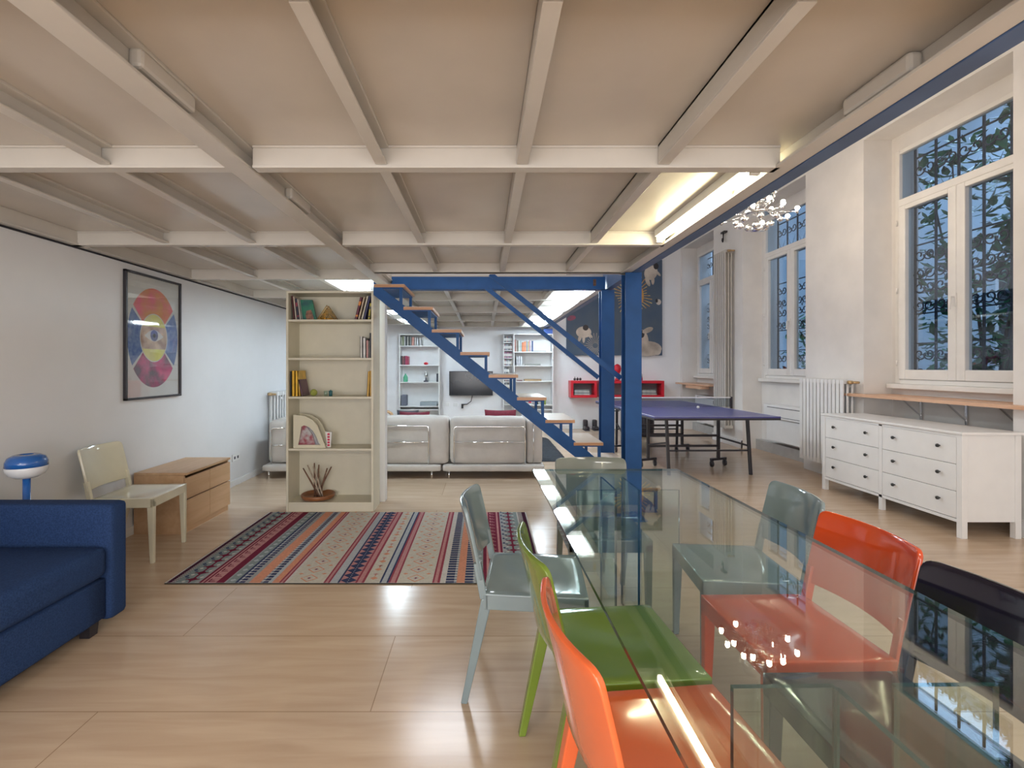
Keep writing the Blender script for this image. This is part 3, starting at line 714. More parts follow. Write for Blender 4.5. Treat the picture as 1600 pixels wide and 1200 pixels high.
# gold triangular napkin holder: lattice of gold beads
nh = thing('napkin_holder', 'gold openwork triangular holder on the ivory top shelf', 'ornament', (-1.50, BY+.13, zz))
gold = mat('gold', (.85, .50, .10), .22, 1, noise=.5, scale=60, noise2=(.25,.12,.02))
for yy in (BY+.10, BY+.16):
    mb = MB(); hw, hh, cxx = .09, .135, -1.508
    def tri(f): return [(cxx-hw*f, yy, zz+.006+hh*(1-f)*.0+ (1-f)*.02), (cxx, yy, zz+.006+hh*f+(1-f)*.02), (cxx+hw*f, yy, zz+.006+(1-f)*.02)]
    for f in (1, .78, .56, .34):
        t_ = tri(f)
        for a, b in ((0,1),(1,2),(2,0)):
            A_, B_ = Vector(t_[a]), Vector(t_[b]); n_ = max(3, int((B_-A_).length/.012))
            mb.tube([A_, B_], .002, 5)
            for i in range(n_): mb.ball(A_.lerp(B_, i/n_), .0052, 4)
    mb.build('lattice', gold, nh)
MB().box(-1.598, -1.418, BY+.095, BY+.165, zz, zz+.006).build('base', gold, nh)
for x_, th, h, c, nm, bd, yo in ((-1.222, .022, .215, (.16,.03,.06), 'maroon book with an orange band leaning right on the top shelf', (.7,.25,.05), 0), (-1.193, .02, .215, (.5,.4,.3), 'tan book leaning right on the top shelf', None, 0),
    (-1.162, .018, .225, (.62,.58,.48), 'cream book leaning right on the top shelf', None, 0), (-1.142, .018, .225, (.05,.05,.16), 'navy book leaning right on the top shelf', None, 0), (-1.10, .02, .15, (.5,.42,.05), 'small mustard book at the right end of the top shelf', (.05,.05,.05), 0)):
    book(x_, BY+.03+yo, zz+.006, th, .17, h, c, nm, G, .24 if th != .02 or h > .2 else .12, band=bd)
zz = ZSH[1]+.001; G = 'books on the second shelf of the ivory bookcase'
for x_, th, h, c, nm in ((-1.175, .024, .20, (.60,.59,.56), 'white book at the left of the second shelf group'), (-1.149, .03, .19, (.66,.66,.66), 'thick white book in the second shelf group'),
    (-1.117, .022, .165, (.62,.32,.30), 'pink spined short book on the second shelf'), (-1.093, .007, .16, (.7,.68,.64), 'very thin white booklet on the second shelf'), (-1.084, .022, .235, (.01,.012,.03), 'tall black book at the right end of the second shelf')):
    book(x_, BY+.04, zz, th, .18, h, c, nm, G)
zz = ZSH[2]+.001; G = 'yellow books on the third shelf'
for x_, th, h, c, nm, ln in ((-1.830, .012, .235, (.03,.03,.03), 'thin black book left of the yellow books', 0), (-1.815, .03, .24, (.75,.42,.02), 'thick yellow book, leftmost of the left yellow books', 0), (-1.783, .028, .24, (.78,.45,.03), 'yellow book in the middle of the left yellow group', 0),
    (-1.745, .012, .24, (.78,.5,.1), 'thin yellow book leaning at the right of the left yellow group', -.08), (-1.722, .014, .16, (.15,.07,.10), 'dark purple book leaning against the yellow books', -.22)):
    book(x_, BY+.03, zz+.001, th, .18, h, c, nm, G, ln)
book(-1.11, BY+.03, zz+.001, .022, .18, .235, (.72,.42,.06), 'yellow book, left of the pair at the right end of third shelf', G, .05); book(-1.083, BY+.03, zz+.001, .02, .18, .24, (.6,.33,.03), 'ochre book, last at the right end of third shelf', G, 0)
o = MB().ball((-1.625, BY+.08, zz+.033), .033, 12).build('tennis_ball', mat('ball_green', (.35, .38, .08), .9, noise=.2, scale=60, bump=.5, bscale=200)); tag(o, 'yellow green tennis ball on the third shelf', 'ball')
gj = thing('glass_tumbler', 'small glass tumbler beside the ball on the third shelf', 'glass', (-1.50, BY+.08, zz))
mb = MB().lathe([(.018, 0), (.02, .05), (.018, .05), (.016, .004)], (-1.51, BY+.08, zz), 14); mb.build('cup', M_legglass, gj)
o = MB().lathe([(.017, 0), (.019, .05), (.006, .052), (.006, .058)], (-1.465, BY+.08, zz), 14).build('jar', mat('teal_jar', (.03, .13, .15), .3, noise=.3, scale=20)); tag(o, 'small dark teal jar next to the glass tumbler', 'jar')
# magazine rack
zz = ZSH[3]+.001
mr = thing('magazine_rack', 'ivory quarter-round magazine rack on the fourth shelf', 'magazine rack', (-1.62, BY+.1, zz))
def quarter(w_, h_, n=14): return [(0, 0), (w_, 0)]+[(w_*(.62+.38*math.cos(PI/2*i/n))-.0, h_*(.12+.88*math.sin(PI/2*i/n))) for i in range(1, n+1)]+[(0, h_)]
x_ = -1.80; outer = [(x_, zz), (x_+.305, zz), (x_+.255, zz+.13), (x_+.225, zz+.21), (x_+.18, zz+.265), (x_+.11, zz+.30), (x_+.0, zz+.315)]
inner = [(x_+.045, zz+.03), (x_+.255, zz+.03), (x_+.215, zz+.11), (x_+.18, zz+.17), (x_+.14, zz+.20), (x_+.10, zz+.215), (x_+.075, zz+.20)]
n_ = len(outer)
for yy in (BY+.03, BY+.16):
    mb = MB(); vs = []
    for d in (yy, yy+.012): vs += [(a, d, b) for a, b in outer]+[(a, d, b) for a, b in inner]
    K = 2*n_; f = []
    for i in range(n_):
        j = (i+1) % n_
        f += [(i, j, n_+j, n_+i), (K+i, K+n_+i, K+n_+j, K+j), (i, K+i, K+j, j), (n_+i, n_+j, K+n_+j, K+n_+i)]
    mb.add(vs, f); mb.build('side_panel', M_civory, mr)
MB().box(x_, x_+.012, BY+.042, BY+.16, zz, zz+.31).box(x_+.012, x_+.30, BY+.042, BY+.16, zz, zz+.012).build('tray', M_civory, mr)
for k, (c, dx) in enumerate((((.25,.05,.07), .0), ((.3,.3,.36), .02), ((.6,.6,.6), .03), ((.12,.12,.18), .05))):
    o = MB().prism([(x_+.03+dx, zz+.013), (x_+.20+dx, zz+.013), (x_+.17+dx*.6, zz+.12), (x_+.10+dx*.2, zz+.22), (x_+.03+dx, zz+.20)], 'y', BY+.060+k*.022, BY+.066+k*.022).build('magazine', mat('mag_%d' % k, c, .35, noise=.7, scale=22, noise2=(.5,.5,.5)))
    tag(o, ['dark red magazine, frontmost inside the ivory rack', 'grey magazine, second inside the ivory rack', 'white magazine, third inside the ivory rack', 'dark magazine, rearmost inside the ivory rack'][k], 'magazine', 'magazines in the ivory rack')
cdx = thing('card_box', 'white booklet with red lettering beside the magazine rack', 'booklet', (-1.47, BY+.08, zz))
MB().prism([(-1.495, zz), (-1.462, zz), (-1.45, zz+.145), (-1.513, zz+.15)], 'y', BY+.07, BY+.085).build('cover', M_paper, cdx)
mb = MB()
for i in range(5): mb.box(-1.492, -1.470, BY+.0685, BY+.0699, zz+.012+i*.026, zz+.03+i*.026); 
mb.build('lettering', mat('red_ink', (.6, .02, .08), .5, noise=.1), cdx)
# bowl of sticks
zz = ZSH[4]+.001
bw = (-1.60, BY+.13, zz)
bo = thing('wooden_bowl', 'shallow brown wooden bowl on the bottom shelf', 'bowl', bw)
MB().lathe([(.10, 0), (.145, .012), (.158, .035), (.155, .052), (.148, .052), (.14, .028), (.09, .014), (.005, .012)], bw, 32).build('bowl', wood('bowl_wood', (.20, .075, .03), (.34, .14, .055), .35, (3,3,12)), bo)
for k, (dx, dy, h, c, x0) in enumerate(((-.16, .0, .22, 0, .03), (-.13, .01, .24, 1, .035), (-.09, .0, .23, 1, .05), (-.01, .02, .25, 0, -.03), (.02, -.01, .24, 0, -.01), (.07, .01, .21, 0, .01), (.14, .0, .22, 0, -.02), (-.05, .02, .2, 1, .03))):
    a = Vector((bw[0]+x0, bw[1]+.01*(k-4), zz+.02)); b = a+Vector((dx, dy, h*1.28))
    o = MB().tube([a, a.lerp(b, .5)+Vector((.004*math.sin(k), .003, 0)), b], [.0085, .008, .006], 7).build('stick', mat('stick_%d' % c, ((.16,.08,.05), (.45,.36,.28))[c], .8, noise=.3, scale=30))
    tag(o, ('dark brown' if c == 0 else 'pale bare')+' wooden stick standing in the wooden bowl, '+ORD[k]+' of the bundle', 'stick', 'sticks in the wooden bowl')

# back bookcases ---------------------------------------------------------------
def Xb(px, Y=10.3): return (px-757)*Y/FPX
def Zb(py, Y=10.3): return 1.36-(py-573)*Y/FPX
YBK = 10.3
LX0, LX1 = Xb(623.5), Xb(686.5)
LZ = [Zb(540), Zb(570), Zb(597), Zb(634.5), .45, .07]
bookcase('bookcase', 'white bookcase on the back wall left of the television', LX0, LX1, YBK, .28, LZ, Zb(522), M_white)
RX_0, RX_1 = Xb(802.5), Xb(864.5)
RZ = [Zb(549.5), Zb(571), Zb(595.5), Zb(632.5), .45, .07]
bookcase('bookcase', 'white bookcase on the back wall right of the disc tower', RX_0, RX_1, YBK, .28, RZ, Zb(521.5), M_white)
TX0, TX1 = Xb(786.8), Xb(801.8)
TZ = [Zb(534.5), Zb(547), Zb(559), Zb(571), Zb(583.5), Zb(596), Zb(608), Zb(620), .55, .38, .21, .06]
bookcase('disc_tower', 'narrow white disc tower between television and right bookcase', TX0, TX1, YBK+.05, .2, TZ, Zb(521), M_white, t=.014)
def row(x0, z, specs, where, y=YBK+.05):
    x = x0
    for k, (th, h, c) in enumerate(specs):
        book(x, y, z+.001, th, .16, h, c, '%s spined book, %s from the left on the %s' % (cname(c), ORD[k], where), 'books on the '+where); x += th+.002
def cname(c):
    r, g_, b = c
    if max(c) < .08: return 'black'
    if min(c) > .45: return 'white'
    if r > .4 and g_ > .35 and b < .3: return 'yellow'
    if r > 1.6*g_ and r > 1.6*b: return 'orange' if g_ > .12 else 'red'
    if b > 1.4*r: return 'blue'
    if g_ > 1.15*r and g_ > 1.15*b: return 'green'
    return 'grey'
row(LX0+.03, LZ[0], [(.035,.19,(.5,.5,.42)),(.03,.2,(.3,.36,.2)),(.03,.2,(.6,.6,.6)),(.03,.2,(.05,.06,.07)),(.03,.19,(.6,.6,.55)),(.025,.2,(.06,.07,.06)),(.035,.19,(.28,.3,.3)),(.06,.18,(.6,.3,.25)),(.04,.18,(.62,.6,.6)),(.05,.17,(.6,.62,.65)),(.05,.16,(.65,.65,.65))], 'top shelf of the left back bookcase')
row(LX0+.03, LZ[1], [(.03,.19,(.1,.09,.1)),(.03,.18,(.3,.12,.12)),(.03,.19,(.14,.06,.08)),(.035,.19,(.5,.06,.14)),(.03,.18,(.4,.05,.1))], 'second shelf of the left back bookcase')
o = MB().lathe([(.02, 0), (.045, .012), (.05, .035), (.03, .05), (.01, .055)], (LX0+.56, YBK+.12, LZ[1]+.001), 14).build('trinket_box', M_red); tag(o, 'small red round trinket on the left back bookcase', 'ornament')
o = MB().lathe([(.045, 0), (.05, .02), (.05, .1), (.03, .14), (.015, .16), (.018, .18)], (LX0+.12, YBK+.12, LZ[2]+.001), 14).build('bottle', mat('green_bottle', (.08, .35, .2), .2, noise=.3)); tag(o, 'small green bottle on the third shelf of left back bookcase', 'bottle')
fg = thing('figurine', 'dark silver standing figurine on the left back bookcase', 'figurine', (LX0+.56, YBK+.12, LZ[2]))
MB().lathe([(.05, 0), (.055, .02), (.02, .035), (.015, .08)], (LX0+.56, YBK+.12, LZ[2]+.001), 14).build('base', M_dkfab, fg)
MB().lathe([(.012, .08), (.035, .11), (.045, .15), (.03, .2), (.012, .215), (.02, .23), (.01, .255)], (LX0+.56, YBK+.12, LZ[2]+.001), 12).build('body', M_steel, fg)
o = MB().box(LX1-.07, LX1-.03, YBK+.06, YBK+.2, LZ[2]+.001, LZ[2]+.18).build('photo_frame', M_dkfab, bevel=.004); tag(o, 'dark narrow box at the right end of the third shelf', 'box')
o = MB().box(LX0+.03, LX0+.155, YBK+.06, YBK+.24, LZ[3]+.001, LZ[3]+.235).build('speaker', mat('speaker_grey', (.12, .13, .17), .6, noise=.1), bevel=.02); tag(o, 'dark grey loudspeaker on the fourth shelf of left back bookcase', 'speaker')
o = MB().box(LX0+.44, LX0+.80, YBK+.04, YBK+.25, LZ[3]+.001, LZ[3]+.085).build('media_player', mat('player_grey', (.28, .33, .36), .4, noise=.1), bevel=.006); tag(o, 'flat grey media player on the fourth shelf of left back bookcase', 'player')
row(RX_0+.03, RZ[0], [(.025,.26,(.45,.2,.17)),(.025,.25,(.5,.45,.4)),(.02,.24,(.2,.15,.12)),(.035,.23,(.62,.68,.64)),(.035,.24,(.5,.6,.62)),(.05,.2,(.8,.28,.14)),(.04,.22,(.8,.35,.2)),(.03,.23,(.35,.42,.5)),(.03,.22,(.62,.5,.25)),(.02,.24,(.7,.3,.4)),(.03,.22,(.65,.66,.68)),(.03,.23,(.06,.1,.25))], 'top shelf of the right back bookcase')
o = MB().box(RX_0+.40, RX_0+.70, YBK+.05, YBK+.2, RZ[0]+.001, RZ[0]+.014).build('book', bm((.2,.2,.2))); tag(o, 'flat grey book lying on the top shelf of the right back bookcase', 'book')
row(RX_0+.06, RZ[1], [(.04,.2,(.6,.62,.66)),(.04,.2,(.64,.64,.68)),(.05,.19,(.62,.64,.66))], 'second shelf of the right back bookcase')
o = MB().box(RX_0+.25, RX_0+.58, YBK+.05, YBK+.25, RZ[1]+.001, RZ[1]+.035).build('book', bm((.22,.22,.2))); tag(o, 'grey book lying flat on second shelf of right back bookcase', 'book')
o = MB().box(RX_0+.24, RX_0+.60, YBK+.05, YBK+.25, RZ[2]+.001, RZ[2]+.04).build('book', bm((.4,.27,.14))); tag(o, 'brown book lying flat on third shelf of right back bookcase', 'book')
o = MB().box(RX_0+.08, RX_0+.19, YBK+.05, YBK+.2, RZ[2]+.001, RZ[2]+.02).build('book', bm((.2,.08,.08))); tag(o, 'small dark red book lying on third shelf of right back bookcase', 'book')
row(RX_0+.42, RZ[3], [(.1,.12,(.45,.42,.48)),(.07,.12,(.5,.5,.45)),(.06,.13,(.6,.6,.3)),(.04,.14,(.3,.4,.08))], 'fourth shelf of the right back bookcase')
o = MB().box(RX_0+.40, RX_0+.46, YBK+.03, YBK+.045, RZ[3]+.04, RZ[3]+.13).build('card', M_red); o.location.x = -.08; tag(o, 'small red card on the fourth shelf of the right back bookcase', 'card')
o = MB().box(RX_1-.2, RX_1-.01, YBK+.03, YBK+.25, Zb(521.5)+.001, Zb(521.5)+.11).build('storage_box', mat('box_blue', (.05, .14, .5), .4, noise=.1), bevel=.008); tag(o, 'blue box on top of the right back bookcase', 'box')
pal = [(.12,.13,.15), (.2,.22,.26), (.3,.12,.14), (.1,.1,.1), (.35,.36,.38), (.15,.18,.25), (.4,.35,.3)]
words = ['topmost', 'second', 'third', 'fourth', 'fifth', 'sixth', 'seventh']
zc = [Zb(534.5), Zb(547), Zb(559), Zb(571), Zb(583.5), Zb(596), Zb(608)]
proto = {}
for r_, z in enumerate(zc):
    x = TX0+.018
    for k in range(8):
        if r_ == 4 and k > 4: continue
        c = pal[(k*3+r_*2) % 7] if r_ != 2 else [(.3,.1,.14), (.25,.12,.2), (.1,.05,.1)][k % 3]
        if c not in proto:
            o = MB().box(0, .0185, 0, .13, 0, .125, 0).box(.001, .0175, -.0008, 0, .03, .09, 1).build('disc_case', [bm(c), M_paper]); proto[c] = o
        else: o = proto[c].copy(); C.objects.link(o)
        o.location = (x, YBK+.075, z+.001)
        tag(o, 'jewel case, %s from the left in the %s compartment of the disc tower' % (ORD[k], words[r_]), 'disc case', 'disc cases in the %s tower compartment' % words[r_])
        x += .0212
# television
tv = thing('television', 'flat black television on the back wall', 'television', ((Xb(736)), 10.52, 1.0))
a = Xb(701.8, 10.5); b = Xb(770, 10.5); z0 = Zb(618, 10.5); z1 = Zb(580, 10.5)
MB().box(a, b, 10.49, 10.545, z0, z1).build('body', M_black, tv, bevel=.004)
MB().box(a+.012, b-.012, 10.487, 10.489, z0+.015, z1-.012).build('screen', M_tv, tv)
MB().box((a+b)/2-.1, (a+b)/2+.1, 10.545, 10.595, z0+.15, z1-.15).build('wall_mount', M_black, tv)
o = MB().tube([P(738, 618, 10.5), P(736, 627, 10.56), P(730, 631.5, 10.57), P(724, 632, 10.57)], .009, 6).build('cable', M_black); tag(o, 'black cable hanging from the television to the socket', 'cable')
o = thing('wall_socket', 'black plug in the wall socket under the television', 'socket', P(722.5, 634, 10.59))
MB().box(Xb(719,10.59), Xb(726,10.59), 10.585, 10.598, Zb(640,10.59), Zb(629,10.59)).build('plate', M_white, o)
MB().box(Xb(721,10.58), Xb(724,10.58), 10.55, 10.585, Zb(638,10.58), Zb(631,10.58)).build('plug', M_black, o)
for k, (px, py) in enumerate(((699, 632), (712, 632))):
    o = MB().box(Xb(px-3.5,10.59), Xb(px+3.5,10.59), 10.588, 10.598, Zb(py+2.5,10.59), Zb(py-2.5,10.59)).build('wall_plate', M_white, bevel=.002); tag(o, ('left' if k == 0 else 'right')+' white blank wall plate below the television', 'wall plate')
o = MB().tube([P(691, 600, 10.592), P(692, 618, 10.592), P(690.5, 632, 10.592), P(693, 640, 10.592), P(693, 668, 10.585)], .006, 6).build('cable', M_white); tag(o, 'thin white cable hanging beside the left back bookcase', 'cable')

# pale sofas -------------------------------------------------------------------
YS = 5.9
def sofa_back_module(t, x0, x1, seed, rack=True, z1=.745):
    MB().puff(x0, x1, YS, YS+.26, .172, z1, .05, 14, bulge=.012, wr=.004, seed=seed).build('back_cushion', M_sofa, t)
    if rack:
        r = .009; xa, xb = x0+.05, x1-.24 if seed == 1 else x1-.01; y_ = YS-.024
        mb = MB(); zt_ = z1-.105
        pts = [(xa, y_, .17), (xa, y_, zt_-.03), (xa+.008, y_, zt_-.008), (xa+.03, y_, zt_), (xb-.03, y_, zt_), (xb-.008, y_, zt_-.008), (xb, y_, zt_-.03), (xb, y_, .17)]
        mb.tube(pts, r, 8); mb.tube([(xa, y_, .44), (xb, y_, .44)], r, 8); mb.build('rack', M_chrome, t)
s1 = thing('sofa', 'pale grey fabric sofa seen from behind, left of the two', 'sofa', (-1.55, 6.4, 0), 0, 'pale grey sofas seen from behind')
sofa_back_module(s1, -1.30, -.44, 1); sofa_back_module(s1, -2.40, -1.315, 3)
MB().puff(-2.66, -2.415, YS+.02, YS+.95, .172, .70, .06, 10, bulge=.01, wr=.003, seed=5).build('arm_cushion', M_sofa, s1)
MB().tube([(-2.60, YS-.004, .17), (-2.60, YS-.004, .59), (-2.58, YS-.004, .61), (-2.44, YS-.004, .61)], .009, 8).tube([(-2.60, YS-.004, .40), (-2.44, YS-.004, .40)], .009, 8).build('rack', M_chrome, s1)
MB().puff(-2.70, -.53, YS-.05, YS+1.0, .085, .168, .025, 8).build('base', M_sofa, s1)
MB().puff(-2.40, -1.48, YS+.27, YS+.98, .172, .40, .05, 8, bulge=.012).build('seat_cushion', M_sofa, s1); MB().puff(-1.465, -.54, YS+.27, YS+.98, .172, .40, .05, 8, bulge=.012).build('seat_cushion', M_sofa, s1)
for x in (-2.62, -.64):
    for y in (YS-.025, YS+.9): MB().tube([(x, y, 0), (x, y, .09)], .01, 8).build('leg', M_chrome, s1)
s2 = thing('sofa', 'pale grey fabric sofa seen from behind, right of the two', 'sofa', (.12, 6.4, 0), 0, 'pale grey sofas seen from behind')
sofa_back_module(s2, -.42, .505, 2, True, .735)
MB().puff(.515, .715, YS+.03, YS+.95, .172, .705, .04, 10, bulge=.008, seed=6).build('arm_cushion', M_sofa, s2)
MB().tube([(.60, YS+.012, .17), (.60, YS+.012, .68)], .006, 6).build('arm_rod', M_chrome, s2)
MB().puff(-.51, .73, YS-.05, YS+1.0, .085, .168, .025, 8).build('base', M_sofa, s2)
MB().puff(-.40, .505, YS+.27, YS+.98, .172, .40, .05, 8, bulge=.012).build('seat_cushion', M_sofa, s2)
for x in (-.43, .66):
    for y in (YS-.025, YS+.9): MB().tube([(x, y, 0), (x, y, .09)], .01, 8).build('leg', M_chrome, s2)
def pillow(x0, x1, y, z0, z1, m, label, tilt=-.25):
    mb = MB(); 
    def f(sg):
        def g_(u, v):
            a, b = 2*u-1, 2*v-1; t_ = .07*(max(0, 1-a**4))**.7*(max(0, 1-b**4))**.7
            pin = 1-.06*(1-a*a)*abs(b)**3; pin2 = 1-.06*(1-b*b)*abs(a)**3
            return ((x0+x1)/2+(x1-x0)/2*a*pin2, sg*t_, (z1-z0)/2*b*pin)
        return g_
    n = 12; vs = []; fs = []
    for sg in (-1, 1):
        k = len(vs)
        for i in range(n+1):
            for j in range(n+1): vs.append(f(sg)(i/n, j/n))
        for i in range(n):
            for j in range(n):
                q_ = (k+i*(n+1)+j, k+(i+1)*(n+1)+j, k+(i+1)*(n+1)+j+1, k+i*(n+1)+j+1); fs.append(q_ if sg < 0 else q_[::-1])
    ct, st_ = math.cos(tilt), math.sin(tilt); zc_ = (z0+z1)/2
    vs = [(p[0], y+p[1]*ct-p[2]*st_, zc_+p[1]*st_+p[2]*ct) for p in vs]
    mb.add(vs, fs, 0, True); o = mb.build('cushion', m); return tag(o, label, 'cushion')
pillow(.0, .42, 6.33, .42, .80, M_maroon, 'maroon cushion showing above the right pale sofa back')
pillow(-1.12, -.72, 6.33, .42, .775, M_maroon, 'maroon cushion barely showing above the left pale sofa back')
pillow(-1.20, -.90, 6.60, .41, .77, M_dkfab, 'dark cushion on the left pale sofa, left of the maroon one', -.1)
o = MB().tube([P(603, 643, 6.4), P(607, 643.5, 6.4), P(611, 646, 6.4), P(614, 651, 6.4), P(616, 660, 6.4)], .02, 8).build('toy', M_tan); tag(o, 'small orange tan item poking over the left sofa back', 'toy')
# grey shag rug
mb = MB(); n = 40; rnd = random.Random(3)
vs = []; x0_, x1_, y0_, y1_ = -1.4, 1.2, 6.92, 9.1
for i in range(n+1):
    for j in range(n+1):
        e = min(i, j, n-i, n-j); vs.append((x0_+(x1_-x0_)*i/n+rnd.uniform(-.012,.012), y0_+(y1_-y0_)*j/n+rnd.uniform(-.012,.012), .004 if e == 0 else .03+rnd.uniform(-.008,.010)))
mb.add(vs, [(i*(n+1)+j, (i+1)*(n+1)+j, (i+1)*(n+1)+j+1, i*(n+1)+j+1) for i in range(n) for j in range(n)], 0, True)
mb.add([(x0_,y0_,.002),(x1_,y0_,.002),(x1_,y1_,.002),(x0_,y1_,.002)], [(3,2,1,0)])
o = mb.build('shag_rug', M_shag); tag(o, 'dark grey shag rug on the floor behind the pale sofas', 'rug')

# radiators --------------------------------------------------------------------
def radiator(label, x0, x1, y0, y1, z0, z1, n, m=M_white, name='radiator'):
    t = thing(name, label, 'radiator', ((x0+x1)/2, (y0+y1)/2, z0)); pitch = (y1-y0)/n
    for i in range(n):
        yc = y0+pitch*(i+.5); mb = MB()
        for xx in (x0+.015, (x0+x1)/2, x1-.015):
            mb.tube([(xx, yc, z0+.03), (xx, yc, z1-.03)], .0125, 8)
        mb.box(x0, x1, yc-pitch*.44, yc+pitch*.44, z1-.05, z1); mb.box(x0, x1, yc-pitch*.44, yc+pitch*.44, z0, z0+.05)
        mb.box(x0, x0+.004, yc-pitch*.40, yc+pitch*.40, z0+.05, z1-.05)
        mb.build('radiator_section', m, t, bevel=.004)
    mb = MB().tube([((x0+x1)/2, y0, z1-.03), ((x0+x1)/2, y0-.05, z1-.03), (x1-.02, y0-.05, z1-.03), (x1, y0-.05, z1-.03)], .014, 8)
    mb.tube([((x0+x1)/2, y0-.045, z1-.03), ((x0+x1)/2-.05, y0-.045, z1-.03)], .02, 8); mb.build('valve', mat('brass', (.55, .38, .2), .35, .8, noise=.1), t)
    mb = MB()
    for z in (z0+.1, z1-.1): mb.box(x1, XR-.003 if x1 > 0 and x1 < XR else x1+.005, y0+.1, y0+.13, z, z+.03)
    mb.build('bracket', m, t)
    return t
radiator('white ribbed radiator on the wall between the dresser and middle window', 4.13, 4.27, 5.56, 6.34, .17, 1.21, 12)
radiator('tall narrow radiator on the far wall pier beside the last window', 4.13, 4.26, 8.28, 8.72, .3, 3.37, 6, mat('radiator_cream', (.55, .52, .48), .4, noise=.03))
t = radiator('white radiator on the left wall behind the ivory bookcase', XL+.03, XL+.14, 6.35, 7.3, .15, 1.03, 12)
# niche box units
def unit(label, y0, y1):
    t = thing('fan_coil', label, 'heater', (4.46, (y0+y1)/2, .2))
    MB().box(4.40, XW, y0, y1, .57, .78).build('upper_case', M_white, t, bevel=.01)
    MB().box(4.44, XW, y0+.01, y1-.01, .22, .565).build('lower_case', M_white, t, bevel=.008)
    MB().box(4.398, 4.402, y0+.05, y1-.1, .735, .745).box(4.398, 4.402, y0+.05, y1-.1, .60, .607).build('slot', M_dkfab, t)
    MB().box(4.395, 4.40, y0+.06, y0+.09, .64, .70).build('switch', M_black, t)
unit('white wall heater in the recess under the middle window', 6.62, 7.62)
unit('white wall heater in the recess under the farthest window', 9.2, 10.1)
# planks under windows
def plank(label, y0, y1, x0=4.19, z=1.052):
    t = thing('window_plank', label, 'shelf', ((x0+XW)/2, (y0+y1)/2, z))
    MB().box(x0, XW-.001 if y1 < 6 and False else XR-.002, y0, y1, z-.03, z).box(XR-.002, XW-.002, max(y0, NICHE[0][0]+.01 if y1 < 7 else 9.09), min(y1, NICHE[0][1]-.01 if y1 < 7 else 10.48), z-.03, z).build('board', M_pine, t)
    return t
p1 = plank('long pine plank shelf beneath the near window above the dresser', 2.6, 5.68)
mb = MB()
for yy in (4.15, 4.62, 5.1):
    mb = MB(); mb.bar((XW-.30, yy, 1.014), (XW-.012, yy, 1.014), .02, .012).bar((XW-.012, yy, 1.02), (XW-.012, yy, .80), .02, .012, (1,0,0)).bar((XW-.2, yy, 1.01), (XW-.015, yy, .84), .008, .012)
    mb.build('bracket', M_steel, p1)
p2 = plank('brown plank shelf beneath the farthest window', 8.95, 10.5, 4.15, 1.02)
MB().box(4.12, 4.28, 9.2, 9.9, .93, .985).build('drawer', M_pine, p2)

# dresser -----------------------------------------------------------------------
dr = thing('dresser', 'white six-drawer dresser with black knobs below the near window', 'dresser', (4.0, 4.6, 0))
DX0, DX1, DY0, DY1, DZ = 3.765, 4.235, 3.81, 5.39, .842
MB().box(DX0-.01, DX1+.01, DY0-.012, DY1+.012, DZ-.022, DZ).build('top_panel', M_white, dr, bevel=.004)
for x in (DX0, DX1-.045):
    for y in (DY0, DY1-.045): MB().box(x, x+.045, y, y+.045, 0, DZ-.023).build('leg', M_white, dr, bevel=.002)
ymid = (DY0+DY1)/2
MB().box(DX0+.002, DX0+.04, ymid-.02, ymid+.02, 0, .12).build('leg', M_white, dr, bevel=.002)
mb = MB().box(DX0+.045, DX1-.045, DY0+.012, DY0+.03, .13, DZ-.023).box(DX0+.045, DX1-.045, DY1-.03, DY1-.012, .13, DZ-.023).box(DX1-.02, DX1-.01, DY0+.045, DY1-.045, .13, DZ-.023)
mb.box(DX0+.02, DX1-.02, DY0+.03, DY1-.03, .13, .15)
mb.box(DX0+.003, DX0+.03, DY0+.045, DY1-.045, DZ-.045, DZ-.023).box(DX0+.003, DX0+.03, DY0+.045, DY1-.045, .12, .145).box(DX0+.003, DX0+.03, ymid-.018, ymid+.018, .12, DZ-.03)
mb.box(DX0+.024, DX0+.03, DY0+.045, DY1-.045, .145, DZ-.045)
mb.build('carcass', M_white, dr)
for a, b in ((DY0+.05, ymid-.021), (ymid+.021, DY1-.05)):
    for k in range(3):
        z0 = .150+k*.2165; z1 = z0+.2125
        d_ = MB().box(DX0+.004, DX0+.022, a, b, z0, z1).build('drawer', M_white, dr, bevel=.002)
        for yy in (a+.13, b-.13): MB().lathe([(.006, 0), (.006, .012), (.015, .016), (.014, .026), (.006, .03)], (0, 0, 0), 12)
        for yy in (a+.14, b-.14):
            kb = MB(); pr = [(.006, 0), (.006, .012), (.015, .017), (.014, .027), (.005, .03)]; n_ = 12; v = []; f = []
            for r_, z_ in pr:
                for k2 in range(n_): v.append((DX0+.004-z_, yy+r_*math.cos(2*PI*k2/n_), (z0+z1)/2+.02+r_*math.sin(2*PI*k2/n_)))
            for i in range(len(pr)-1):
                for k2 in range(n_): f.append((i*n_+k2, (i+1)*n_+k2, (i+1)*n_+(k2+1) % n_, i*n_+(k2+1) % n_))
            f.append(tuple((len(pr)-1)*n_+k2 for k2 in range(n_))[::-1]); kb.add(v, f, 0, True); kb.build('knob', M_knob, d_)

